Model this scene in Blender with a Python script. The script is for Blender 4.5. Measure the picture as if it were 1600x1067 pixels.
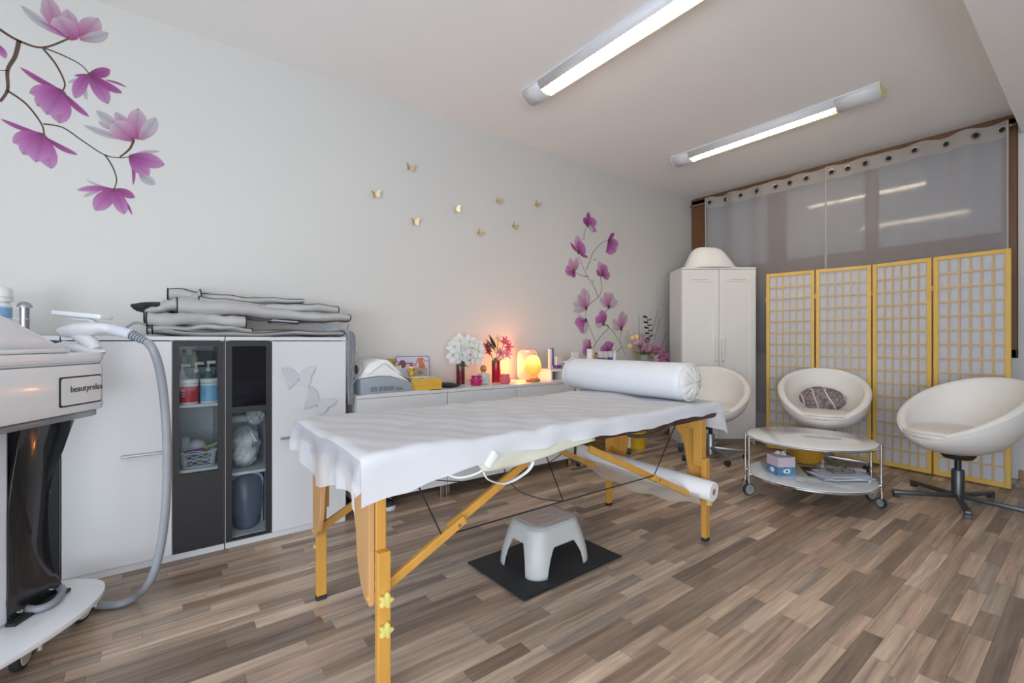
import bpy, bmesh, math, random
from mathutils import Vector, Matrix
PI = math.pi
R = math.radians
random.seed(7)
sc = bpy.context.scene
for o in list(bpy.data.objects):
    bpy.data.objects.remove(o)
col = sc.collection

# ---------------------------------------------------------------- camera
FPX, CXP, CYP, EYE = 719.0, 800.0, 533.5, 1.08      # focal length in pixels, centre, eye height
YAW = math.atan2(940, 719)
FW = (math.cos(YAW), math.sin(YAW)); RT = (math.sin(YAW), -math.cos(YAW))
cam = bpy.data.cameras.new('camera'); cam.sensor_width = 36; cam.lens = 36*FPX/1600; cam.clip_start = .05
camo = bpy.data.objects.new('camera', cam); col.objects.link(camo)
camo.location = (0, 0, EYE); camo.rotation_euler = (PI/2, 0, YAW-PI/2)
sc.camera = camo
# measuring helpers: where a sight line from the photograph meets a plane of the room
def ray(px, py):
    r = (px-CXP)/FPX
    return Vector((FW[0]+RT[0]*r, FW[1]+RT[1]*r, -(py-CYP)/FPX))
def onz(px, py, z=0):
    d = ray(px, py); t = (z-EYE)/d.z; return Vector((d.x*t, d.y*t, z))
def ony(px, py, y):
    d = ray(px, py); t = y/d.y; return Vector((d.x*t, y, EYE+d.z*t))
def onx(px, py, x):
    d = ray(px, py); t = x/d.x; return Vector((x, d.y*t, EYE+d.z*t))
def ond(px, py, t):
    d = ray(px, py); return Vector((d.x*t, d.y*t, EYE+d.z*t))

# ---------------------------------------------------------------- world, daylight, exposure
w = bpy.data.worlds.new('world'); sc.world = w; w.use_nodes = True
w.node_tree.nodes['Background'].inputs[0].default_value = (.80, .88, 1, 1)
w.node_tree.nodes['Background'].inputs[1].default_value = 1.0
def area(name, loc, rot, sx, sy, power, colr):
    l = bpy.data.lights.new(name, 'AREA'); l.shape = 'RECTANGLE'; l.size = sx; l.size_y = sy
    l.energy = power; l.color = colr
    o = bpy.data.objects.new(name, l); col.objects.link(o); o.location = loc; o.rotation_euler = rot
    return o
# daylight through the shop window behind the photographer
area('daylight', (-2.42, -.55, 1.10), (0, -PI/2, 0), 1.4, 3.0, 92, (.80, .89, 1))
area('side_fill', (-.75, -2.12, 1.10), (PI/2, 0, 0), 2.3, 1.4, 64, (.86, .92, 1))  # added fill from the right, lifts the ceiling and left wall; no known source
vs = sc.view_settings
vs.view_transform = 'Standard'; vs.look = 'None'; vs.gamma = 1; vs.exposure = 0.33
vs.use_curve_mapping = False
TUBE_POWER = 47.0
WARM = (1, .84, .62)

# ---------------------------------------------------------------- materials
MATS = {}
def mat(name, c, rough=.5, metal=0, var=.05, scale=8, bump=0, bscale=None, trans=0, transl=0, emit=None, estr=0, spec=None, coat=0, stretch=None, glass=0, tcol=(1,1,1)):
    if name in MATS: return MATS[name]
    m = bpy.data.materials.new(name); m.use_nodes = True
    nt = m.node_tree; N = nt.nodes; L = nt.links
    b = N['Principled BSDF']; out = N['Material Output']
    b.inputs['Roughness'].default_value = rough; b.inputs['Metallic'].default_value = metal
    if spec is not None: b.inputs['Specular IOR Level'].default_value = spec
    if coat: b.inputs['Coat Weight'].default_value = coat; b.inputs['Coat Roughness'].default_value = .05
    if glass: b.inputs['Transmission Weight'].default_value = glass; b.inputs['IOR'].default_value = 1.45
    tc = N.new('ShaderNodeTexCoord'); mp = N.new('ShaderNodeMapping'); L.new(tc.outputs['Object'], mp.inputs[0])
    if stretch: mp.inputs['Scale'].default_value = stretch
    nz = N.new('ShaderNodeTexNoise'); nz.inputs['Scale'].default_value = scale; nz.inputs['Detail'].default_value = 4
    L.new(mp.outputs[0], nz.inputs['Vector'])
    mx = N.new('ShaderNodeMix'); mx.data_type = 'RGBA'
    mx.inputs[6].default_value = (*[max(0, x*(1-var)) for x in c], 1); mx.inputs[7].default_value = (*[min(1, x*(1+var)) for x in c], 1)
    L.new(nz.outputs['Fac'], mx.inputs[0]); L.new(mx.outputs[2], b.inputs['Base Color'])
    if bump:
        n2 = N.new('ShaderNodeTexNoise'); n2.inputs['Scale'].default_value = bscale or scale*6; n2.inputs['Detail'].default_value = 3
        L.new(mp.outputs[0], n2.inputs['Vector'])
        bp = N.new('ShaderNodeBump'); bp.inputs['Strength'].default_value = bump; bp.inputs['Distance'].default_value = .01
        L.new(n2.outputs['Fac'], bp.inputs['Height']); L.new(bp.outputs[0], b.inputs['Normal'])
    if emit: b.inputs['Emission Color'].default_value = (*emit, 1); b.inputs['Emission Strength'].default_value = estr
    last = b.outputs[0]
    if transl:
        t = N.new('ShaderNodeBsdfTranslucent'); t.inputs[0].default_value = (*c, 1)
        s = N.new('ShaderNodeMixShader'); s.inputs[0].default_value = transl
        L.new(last, s.inputs[1]); L.new(t.outputs[0], s.inputs[2]); last = s.outputs[0]
    if trans:
        t = N.new('ShaderNodeBsdfTransparent'); t.inputs[0].default_value = (*tcol, 1)
        s = N.new('ShaderNodeMixShader'); s.inputs[0].default_value = trans
        L.new(last, s.inputs[1]); L.new(t.outputs[0], s.inputs[2]); last = s.outputs[0]
    L.new(last, out.inputs[0])
    m.diffuse_color = (*c, 1)
    MATS[name] = m; return m
def srgb(r, g, b):
    f = lambda v: (v/255/12.92) if v/255 <= .04045 else ((v/255+.055)/1.055)**2.4
    return (f(r), f(g), f(b))
def printmat(name, rough=.6):
    if name in MATS: return MATS[name]
    m = bpy.data.materials.new(name); m.use_nodes = True; N = m.node_tree.nodes
    a = N.new('ShaderNodeAttribute'); a.attribute_name = 'Col'
    m.node_tree.links.new(a.outputs['Color'], N['Principled BSDF'].inputs['Base Color'])
    N['Principled BSDF'].inputs['Roughness'].default_value = rough
    MATS[name] = m; return m
WALL = mat('wall_paint', (.65, .64, .615), .85, var=.015, scale=3, bump=.05, bscale=160)
CEIL = mat('ceiling_paint', (.92, .90, .88), .9, var=.02, scale=3, bump=.06, bscale=140)
LAM = mat('white_laminate', (.66, .665, .68), .28, var=.01)
WHITE = mat('white_paint', (.80, .79, .77), .35, var=.015)
GLOSSW = mat('white_gloss_plastic', (.74, .75, .78), .22, var=.01, coat=.3)
LEATHER = mat('white_leather', (.77, .75, .715), .48, var=.03, bump=.12, bscale=220)
SHEET = mat('nonwoven_sheet', (.77, .78, .82), .9, var=.02, scale=40, bump=.12, bscale=260, transl=.25)
SHEETH = mat('nonwoven_overhang', (.80, .82, .87), .9, var=.04, scale=40, bump=.15, bscale=240, transl=.35, trans=.30)
BLACKW = mat('black_wood', (.014, .014, .016), .5, var=.5, scale=4, stretch=(1.5, 1, 30), bump=.05)
BLACKG = mat('black_gloss_plastic', (.012, .012, .014), .16, var=.6, scale=300, coat=.6)
BLACK = mat('black_plastic', (.02, .02, .021), .45)
RUBBER = mat('black_rubber', (.025, .025, .027), .75, var=.2, scale=60, bump=.2)
CHROME = mat('chrome', (.62, .60, .57), .12, 1)
SILVER = mat('silver_metal', (.42, .43, .45), .34, .9)
DGREY = mat('dark_grey_metal', (.10, .105, .11), .35, .7)
BEECH = mat('honey_beech_wood', (.60, .30, .055), .38, var=.22, scale=5, stretch=(4, 4, .8), bump=.03, coat=.25)
BEECHL = mat('pale_beech_plywood', (.52, .29, .12), .45, var=.15, scale=5, stretch=(4, 4, .8))
PINE = mat('yellow_pine', (.72, .46, .10), .45, var=.12, scale=6, stretch=(5, 5, .7))
PINEL = mat('pine_lattice', (.62, .42, .17), .5, var=.12, scale=6)
PAPER = mat('shoji_paper', (.72, .73, .78), .85, var=.06, scale=14, transl=.3, bump=.06)
BROWNW = mat('brown_window_wood', (.17, .075, .03), .45, var=.35, scale=4, stretch=(6, 6, .7), bump=.05)
SUEDE = mat('brown_vinyl', (.055, .03, .025), .5, var=.1, bump=.1)
GREYHOSE = mat('grey_hose', (.27, .29, .32), .35, var=.12, scale=30)
GREYP = mat('grey_plastic', (.30, .33, .37), .45)
SUIT = mat('grey_coated_fabric', (.44, .435, .43), .5, var=.1, scale=9, bump=.35, bscale=22)
TRIM = mat('black_fabric_trim', (.02, .02, .025), .7)
CREAM = mat('cream_fabric', (.58, .57, .47), .85, var=.05, bump=.1)
WPLAST = mat('white_plastic', (.80, .80, .79), .35, var=.01)
GOLD = mat('gold_foil', (.66, .52, .28), .35, .5)
CARD = mat('brown_card', (.33, .25, .18), .8)
TXT = mat('dark_print', (.05, .05, .06), .5)
WTXT = mat('white_print', (.85, .85, .85), .5)
GLASSM = mat('clear_pane', (.02, .025, .025), .03, trans=.90, tcol=(.93, .96, .97))
GLASSD = mat('tinted_pane', (.02, .02, .025), .05, trans=.60, tcol=(.42, .44, .48))
CLEARP = mat('clear_plastic', (.75, .78, .80), .15, trans=.60, bump=.5, bscale=18)
GREEN = mat('leaf_green', (.05, .12, .04), .5, var=.4, scale=20)

# ---------------------------------------------------------------- mesh helpers
class MB:
    def __init__(s): s.bm = bmesh.new(); s.cl = None
    def _merge(s, t, M=None):
        if M is not None: bmesh.ops.transform(t, matrix=M, verts=t.verts)
        me = bpy.data.meshes.new('t'); t.to_mesh(me); t.free(); s.bm.from_mesh(me); bpy.data.meshes.remove(me)
        return s
    def box(s, x0, x1, y0, y1, z0, z1, bev=0, seg=2, M=None):
        t = bmesh.new(); bmesh.ops.create_cube(t, size=1)
        for v in t.verts:
            v.co = Vector(((x0+x1)/2+v.co.x*(x1-x0), (y0+y1)/2+v.co.y*(y1-y0), (z0+z1)/2+v.co.z*(z1-z0)))
        if bev: bmesh.ops.bevel(t, geom=t.edges[:], offset=bev, segments=seg, affect='EDGES', profile=.5)
        return s._merge(t, M)
    def lathe(s, prof, n=24, c=(0, 0, 0), M=None, caps=True, sx=1, sy=1):
        t = bmesh.new(); rings = []
        for r, z in prof:
            rings.append([t.verts.new((c[0]+r*sx*math.cos(2*PI*i/n), c[1]+r*sy*math.sin(2*PI*i/n), c[2]+z)) for i in range(n)])
        for a, b in zip(rings, rings[1:]):
            for i in range(n): t.faces.new((a[i], a[(i+1) % n], b[(i+1) % n], b[i]))
        if caps: t.faces.new(rings[0][::-1]); t.faces.new(rings[-1])
        return s._merge(t, M)
    def cyl(s, p, q, r, r2=None, n=16):
        p = Vector(p); q = Vector(q); d = q-p
        M = Matrix.Translation(p) @ d.to_track_quat('Z', 'Y').to_matrix().to_4x4()
        return s.lathe([(r, 0), (r if r2 is None else r2, d.length)], n, M=M)
    def ball(s, c, rx, ry=None, rz=None, n=16, m=10, M=None):
        ry = ry or rx; rz = rz or rx
        t = bmesh.new(); bmesh.ops.create_uvsphere(t, u_segments=n, v_segments=m, radius=1)
        for v in t.verts: v.co = Vector((v.co.x*rx, v.co.y*ry, v.co.z*rz))
        T = Matrix.Translation(Vector(c)); return s._merge(t, T @ M if M is not None else T)
    def tube(s, pts, r, n=10, smooth=True, sub=4, flat=1.0, rs=None):
        P = [Vector(p) for p in pts]
        if smooth and len(P) > 2:
            Q = []; RS = []
            for i in range(len(P)-1):
                p0 = P[max(i-1, 0)]; p1 = P[i]; p2 = P[i+1]; p3 = P[min(i+2, len(P)-1)]
                for k in range(sub):
                    u = k/sub
                    Q.append(.5*((2*p1)+(p2-p0)*u+(2*p0-5*p1+4*p2-p3)*u*u+(3*p1-p0-3*p2+p3)*u**3))
                    if rs: RS.append(rs[i]*(1-u)+rs[i+1]*u)
            Q.append(P[-1]);
            if rs: RS.append(rs[-1]); rs = RS
            P = Q
        t = bmesh.new(); rings = []; up = Vector((0, 0, 1))
        for i, p in enumerate(P):
            d = (P[min(i+1, len(P)-1)]-P[max(i-1, 0)]).normalized()
            if abs(d.dot(up)) > .97: up = Vector((0, 1, 0)) if abs(d.y) < .9 else Vector((1, 0, 0))
            a = d.cross(up).normalized(); b = a.cross(d).normalized(); up = b
            rr = rs[i] if rs else r
            rings.append([t.verts.new(p+a*rr*math.cos(2*PI*k/n)+b*rr*flat*math.sin(2*PI*k/n)) for k in range(n)])
        for A, B in zip(rings, rings[1:]):
            for k in range(n): t.faces.new((A[k], A[(k+1) % n], B[(k+1) % n], B[k]))
        t.faces.new(rings[0][::-1]); t.faces.new(rings[-1])
        return s._merge(t)
    def prism(s, pts, h, M=None, bev=0):
        """outline in xy, extruded h along z, then M"""
        t = bmesh.new(); f = t.faces.new([t.verts.new((x, y, 0)) for x, y in pts])
        r = bmesh.ops.extrude_face_region(t, geom=[f])
        for v in [g for g in r['geom'] if isinstance(g, bmesh.types.BMVert)]: v.co.z += h
        bmesh.ops.recalc_face_normals(t, faces=t.faces[:])
        if bev:
            es = [e for e in t.edges if abs(e.verts[0].co.z-e.verts[1].co.z) < 1e-6]
            bmesh.ops.bevel(t, geom=es, offset=bev, segments=2, affect='EDGES', profile=.5)
        return s._merge(t, M)
    def bar(s, p, q, wd, ht, bev=0, up=(0, 0, 1)):
        p = Vector(p); q = Vector(q); d = (q-p); L = d.length; d.normalize()
        a = d.cross(Vector(up)).normalized(); b = a.cross(d)
        M = Matrix(((d.x, a.x, b.x, p.x), (d.y, a.y, b.y, p.y), (d.z, a.z, b.z, p.z), (0, 0, 0, 1)))
        return s.box(0, L, -wd/2, wd/2, -ht/2, ht/2, bev, M=M)
    def grid(s, fn, nu, nv):
        t = bmesh.new(); V = [[t.verts.new(fn(i/nu, j/nv)) for j in range(nv+1)] for i in range(nu+1)]
        for i in range(nu):
            for j in range(nv): t.faces.new((V[i][j], V[i+1][j], V[i+1][j+1], V[i][j+1]))
        return s._merge(t)
    def build(s, name, m, parent=None, smooth=False, loc=None, rot=None, mods=None):
        me = bpy.data.meshes.new(name); bmesh.ops.recalc_face_normals(s.bm, faces=s.bm.faces[:])
        s.bm.to_mesh(me); s.bm.free()
        for mm in (m if isinstance(m, list) else [m]): me.materials.append(mm)
        if smooth:
            for p in me.polygons: p.use_smooth = True
            if smooth != 'all': me.set_sharp_from_angle(angle=R(smooth if smooth is not True else 42))
        o = bpy.data.objects.new(name, me); col.objects.link(o)
        if parent: o.parent = parent
        if loc is not None: o.location = loc
        if rot is not None: o.rotation_euler = rot
        return o
def tag(o, label, cat, group=None):
    o['label'] = label; o['category'] = cat
    if group: o['group'] = group
    return o
def thing(name, label, cat, loc=(0, 0, 0), rz=0, group=None):
    o = bpy.data.objects.new(name, None); o.empty_display_size = .05; col.objects.link(o)
    o.location = loc; o.rotation_euler = (0, 0, rz); return tag(o, label, cat, group)
def struct(o): o['kind'] = 'structure'; return o
def solidify(o, t, off=0):
    m = o.modifiers.new('thick', 'SOLIDIFY'); m.thickness = t; m.offset = off; return o
def subsurf(o, lv=1):
    m = o.modifiers.new('sub', 'SUBSURF'); m.levels = lv; m.render_levels = lv; return o
def text(name, body, size, m, parent, M, depth=.0006, align='LEFT', sx=1):
    cu = bpy.data.curves.new('t', 'FONT'); cu.body = body; cu.size = size; cu.extrude = depth; cu.align_x = align
    t = bpy.data.objects.new('t', cu); col.objects.link(t)
    dg = bpy.context.evaluated_depsgraph_get(); me = bpy.data.meshes.new_from_object(t.evaluated_get(dg))
    bpy.data.objects.remove(t); me.transform(M @ Matrix.Diagonal((sx, 1, 1, 1))); me.materials.clear(); me.materials.append(m)
    o = bpy.data.objects.new(name, me); col.objects.link(o); o.parent = parent; return o
def rrect(w_, h_, r, n=6):
    pts = []
    for cx, cy, a in ((w_/2-r, h_/2-r, 0), (-w_/2+r, h_/2-r, 90), (-w_/2+r, -h_/2+r, 180), (w_/2-r, -h_/2+r, 270)):
        for k in range(n+1): t = R(a+90*k/n); pts.append((cx+r*math.cos(t), cy+r*math.sin(t)))
    return pts
FACE_NY = Matrix(((1, 0, 0, 0), (0, 0, -1, 0), (0, 1, 0, 0), (0, 0, 0, 1)))   # xy outline -> xz, thickness toward -y

# ================================================================= the room
WY, FX, CZ = 3.25, 5.35, 2.87          # left wall, window wall, ceiling
BX, RY = -2.5, -2.2                    # wall behind, wall to the right
struct(MB().box(BX-.15, FX+.15, WY, WY+.15, 0, CZ).build('wall_left', WALL))
struct(MB().box(BX-.15, -1.95, RY-.15, RY, 0, CZ).box(.40, FX+.15, RY-.15, RY, 0, CZ).box(-1.95, .40, RY-.15, RY, 0, .35).box(-1.95, .40, RY-.15, RY, 2.25, CZ).build('wall_right', WALL))  # opening made for the added fill window
struct(MB().box(BX-.15, FX+.15, RY-.15, WY+.15, CZ, CZ+.12).build('ceiling', CEIL))
struct(MB().box(0, FX, -.35, .435, 2.705, CZ-.001).build('trim_1', CEIL))
m = MB()   # wall behind the photographer with a shop window opening
m.box(BX-.15, BX, RY, -2.10, 0, CZ).box(BX-.15, BX, 1.0, WY, 0, CZ).box(BX-.15, BX, -2.10, 1.0, 0, .35).box(BX-.15, BX, -2.10, 1.0, 2.15, CZ)
struct(m.build('wall_back', WALL))
m = MB()   # window wall: sill wall under the window, solid pier at its right end
m.box(FX, FX+.15, .455, WY, 0, .95).box(FX, FX+.15, RY, .455, 0, CZ)
struct(m.build('wall_far', WALL))
struct(MB().box(FX-.016, FX, RY, .45, 0, .075, .003).build('baseboard_far', mat('oak_baseboard', (.36, .21, .09), .5, var=.2, stretch=(1, 1, 8))))
struct(MB().box(BX, FX, WY-.014, WY, 0, .06, .003).build('baseboard_left', mat('oak_baseboard', (.36, .21, .09), .5)))

# ---- floor: three-strip laminate laid along the room
def plank_mat(i, c):
    m = bpy.data.materials.new('laminate_strip_%d' % i); m.use_nodes = True; N = m.node_tree.nodes; L = m.node_tree.links
    b = N['Principled BSDF']; g = N.new('ShaderNodeNewGeometry'); mp = N.new('ShaderNodeMapping'); mp.inputs['Scale'].default_value = (3.2, 55, 1)
    mp.inputs['Location'].default_value = (i*3.7, i*1.3, 0)
    L.new(g.outputs['Position'], mp.inputs[0])
    nz = N.new('ShaderNodeTexNoise'); nz.inputs['Scale'].default_value = 1; nz.inputs['Detail'].default_value = 6; nz.inputs['Roughness'].default_value = .65
    L.new(mp.outputs[0], nz.inputs['Vector'])
    n2 = N.new('ShaderNodeTexNoise'); n2.inputs['Scale'].default_value = .35; n2.inputs['Detail'].default_value = 2; L.new(mp.outputs[0], n2.inputs['Vector'])
    ra = N.new('ShaderNodeValToRGB'); e = ra.color_ramp.elements
    e[0].position = .34; e[0].color = (*[x*.46 for x in c], 1); e[1].position = .68; e[1].color = (*[min(1, x*1.45) for x in c], 1)
    ad = N.new('ShaderNodeMath'); ad.operation = 'MULTIPLY_ADD'; ad.inputs[1].default_value = .45; L.new(n2.outputs['Fac'], ad.inputs[0])
    sb = N.new('ShaderNodeMath'); sb.operation = 'MULTIPLY'; sb.inputs[1].default_value = .6; L.new(nz.outputs['Fac'], sb.inputs[0]); L.new(sb.outputs[0], ad.inputs[2])
    L.new(ad.outputs[0], ra.inputs[0]); L.new(ra.outputs[0], b.inputs['Base Color'])
    b.inputs['Roughness'].default_value = .33
    rg = N.new('ShaderNodeMapRange'); rg.inputs[3].default_value = .26; rg.inputs[4].default_value = .46; L.new(nz.outputs['Fac'], rg.inputs[0]); L.new(rg.outputs[0], b.inputs['Roughness'])
    return m
TONES = [tuple(1.6*(q*.86+.14*(.3*c[0]+.6*c[1]+.1*c[2])) for q in c) for c in [(.30, .215, .15), (.25, .175, .12), (.185, .125, .084), (.135, .092, .064), (.36, .265, .19), (.28, .19, .135), (.215, .165, .125), (.165, .118, .085)]]
PM = [plank_mat(i, c) for i, c in enumerate(TONES)]
floor = struct(MB().box(BX-.15, FX+.15, RY-.15, WY+.15, -.06, -.004).build('floor', mat('floor_core', (.08, .06, .045), .8)))
SW = .0605; rnd = random.Random(11); strips = []
LENS = [.24, .30, .36, .42, .48, .54]
for j in range(int(math.ceil((WY+1.3)/SW))):
    y = WY-.02-j*SW-SW/2; x = -1.35+rnd.random()*.5
    while x < FX-.02:
        ln = rnd.choice(LENS); t = rnd.choices(range(8), (16, 16, 14, 10, 10, 14, 12, 12))[0]
        if x+ln > FX-.02: ln = FX-.02-x
        if ln > .06: strips.append((x, y, ln, t))
        x += ln
def scr_area(s):
    x, y, ln, t = s; cx = x+ln/2; d = cx*FW[0]+y*FW[1]; r = cx*RT[0]+y*RT[1]
    if d < .3: return 0
    px = CXP+FPX*r/d; py = CYP+FPX*EYE/d
    if not (-60 < px < 1660 and py < 1120): return 0
    if .55 < cx < 2.3 and 2.85 < y: return 0
    if y > 2.82: return 0
    return ln*SW/d**3
strips.sort(key=scr_area, reverse=True)
pm_cache = {}
def strip_mesh(ln, t):
    k = (round(ln, 3), t)
    if k not in pm_cache:
        b = MB().box(-ln/2+.0004, ln/2-.0004, -SW/2+.0004, SW/2-.0004, -.008, 0); me = bpy.data.meshes.new('plank'); b.bm.to_mesh(me); b.bm.free()
        me.materials.append(PM[t]); pm_cache[k] = me
    return pm_cache[k]
for x, y, ln, t in strips[:300]:
    o = bpy.data.objects.new('plank', strip_mesh(ln, t)); col.objects.link(o); o.parent = floor; o.location = (x+ln/2, y, 0)
bm = bmesh.new()
for x, y, ln, t in strips[300:]:
    g = .0004; x0, x1, y0, y1 = x+g, x+ln-g, y-SW/2+g, y+SW/2-g
    v = [bm.verts.new(p) for p in ((x0, y0, 0), (x1, y0, 0), (x1, y1, 0), (x0, y1, 0), (x0, y0, -.008), (x1, y0, -.008), (x1, y1, -.008), (x0, y1, -.008))]
    for f in ((0, 1, 2, 3), (0, 4, 5, 1), (1, 5, 6, 2), (2, 6, 7, 3), (3, 7, 4, 0)):
        bm.faces.new([v[i] for i in f]).material_index = t
me = bpy.data.meshes.new('planks'); bm.to_mesh(me); bm.free()
for p in PM: me.materials.append(p)
o = bpy.data.objects.new('planks', me); col.objects.link(o); o.parent = floor; o['kind'] = 'stuff'

# ---- window with brown frame and frosted panes
win = thing('window_1', 'brown wooden window behind sheer curtains', 'window'); del win['category']; del win['label']; struct(win)
XW = FX+.02
def wbar(n, y0, y1, z0, z1, dx=0, mt=BROWNW): return MB().box(XW-.03+dx, XW+.06+dx, y0, y1, z0, z1, .006).build(n, mt, win)
wbar('jamb', 3.06, 3.245, .95, 2.845); wbar('jamb', .46, .54, .95, 2.845)
wbar('mullion', 2.15, 2.33, 1.02, 2.80); wbar('mullion', 1.35, 1.44, 1.02, 2.80); wbar('mullion', 1.76, 1.80, 1.02, 1.86)
wbar('sill', .46, 3.245, .95, 1.02); wbar('head', .46, 3.245, 2.79, 2.868)
wbar('transom', .54, 3.06, 1.80, 1.955, .005)
FROST = mat('frosted_window_glass', (.40, .415, .435), .06, var=.02, spec=.9)
for y0, y1 in ((.54, 1.35), (1.44, 2.15), (2.33, 3.06)):
    for z0, z1 in ((1.02, 1.80), (1.955, 2.79)):
        MB().box(XW+.015, XW+.025, y0, y1, z0, z1).build('pane', FROST, win)
wb = thing('window_2', '', ''); del wb['category']; del wb['label']; struct(wb)
for y in (-2.10, -1.09, -.08, .94): MB().box(BX-.1, BX-.04, y, y+.06, .35, 2.15).build('mullion', WHITE, wb)
for z in (.35, 2.09): MB().box(BX-.1, BX-.04, -2.04, .94, z, z+.06).build('rail', WHITE, wb)
for y in (-2.04, -1.03, -.02): MB().box(BX-.075, BX-.07, y, y+.95, .41, 2.09).build('pane', GLASSM, wb)
ws = thing('fill_window', '', ''); del ws['category']; del ws['label']; struct(ws)  # made-up window out of view, added to go with the side fill
for x in (-1.95, -.81, .34): MB().box(x, x+.06, RY-.10, RY-.04, .35, 2.25).build('mullion', WHITE, ws)
for z in (.35, 2.19): MB().box(-1.89, .34, RY-.10, RY-.04, z, z+.06).build('rail', WHITE, ws)
for x in (-1.89, -.75): MB().box(x, x+1.08, RY-.075, RY-.07, .41, 2.19).build('pane', GLASSM, ws)

# ---- sheer eyelet curtains on a rod
rod = thing('curtain_rod', 'thin metal curtain rod running under the ceiling above the window', 'curtain rod', (0, 0, 0))
XC = 5.235
MB().cyl((XC+.035, .47, 2.765), (XC+.035, 3.19, 2.765), .007).build('pole', CHROME, rod, True)
for y in (.465, 3.20): MB().ball((XC+.035, y, 2.765), .016).build('finial', BROWNW, rod, True)
for y in (.49, 3.17): MB().box(XC+.035, FX+.002, y-.006, y+.006, 2.755, 2.785).build('bracket', BROWNW, rod)
SHEER = mat('sheer_voile', (.60, .60, .63), .9, var=.03, scale=60, transl=.45, trans=.42)
SHEERB = mat('curtain_header_band', (.50, .47, .45), .9, var=.05, scale=40, transl=.3, trans=.10)
HEM = mat('curtain_hem', (.66, .64, .63), .9, transl=.3)
def curtain(y0, y1, eyes, label):
    t = thing('sheer_curtain', label, 'curtain', (0, 0, 0), group='sheer curtains at the window')
    ey = sorted(eyes)
    def off(y, z):
        a = 0.020*math.sin(2*PI*(y-y0)/.335+.6)
        f = .35+.65*max(0, min(1, (z-2.3)/.5)); return a*f+.010*math.sin(y*23)
    def sag(y, z): return .006*math.cos(2*PI*(y-y0)/.24)*max(0, (z-2.4)/.4)
    zt, zb, zl = 2.80, .30, 2.675
    MB().grid(lambda u, v: (XC+off(y0+(y1-y0)*u, zb+(zl-zb)*v), y0+(y1-y0)*u, zb+(zl-zb)*v+sag(y0+(y1-y0)*u, zb+(zl-zb)*v)), 90, 14).build('voile', SHEER, t, 'all')
    MB().grid(lambda u, v: (XC+off(y0+(y1-y0)*u, zl+(zt-zl)*v), y0+(y1-y0)*u, zl+(zt-zl)*v+sag(y0+(y1-y0)*u, zl+(zt-zl)*v)), 90, 3).build('header_band', SHEERB, t, 'all')
    for y in (y0, y1):
        MB().tube([(XC+off(y, z)-.002, y, z) for z in (.3, .8, 1.3, 1.8, 2.3, 2.6, 2.80)], .007, 6, flat=.8).build('side_hem', HEM, t, True)
    for y in ey:
        z = 2.74; x = XC+off(y, z)-.003; m = MB(); n = 20
        M = Matrix.Translation((x, y, z)) @ Matrix.Rotation(-math.atan2(off(y+.01, z)-off(y-.01, z), .02), 4, 'Z') @ Matrix.Rotation(PI/2, 4, 'Y')
        g = MB(); g.lathe([(.020, -.002), (.031, -.003), (.033, 0), (.031, .003), (.020, .002), (.020, -.002)], 22, M=M, caps=False); gr = g.build('eyelet', CHROME, t, True)
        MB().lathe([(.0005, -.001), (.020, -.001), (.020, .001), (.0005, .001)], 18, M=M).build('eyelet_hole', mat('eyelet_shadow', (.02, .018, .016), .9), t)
    return t
eye_px = [(148, 400), (212, 383), (287, 367), (362, 347), (447, 328), (513, 310), (592, 293), (676, 270), (708, 265), (781, 244), (865, 225), (970, 198), (1096, 165), (1236, 130), (1377, 95), (1498, 60)]
ys = [onx(1060+a/2.963, 180+b/2.963, XC-.01).y for a, b in eye_px]
curtain(1.738, 2.985, [y for y in ys if y > 1.74], 'white sheer eyelet curtain beside the wardrobe')
curtain(.50, 1.728, [y for y in ys if y < 1.735], 'white sheer eyelet curtain beside the white wall pier')

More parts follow.
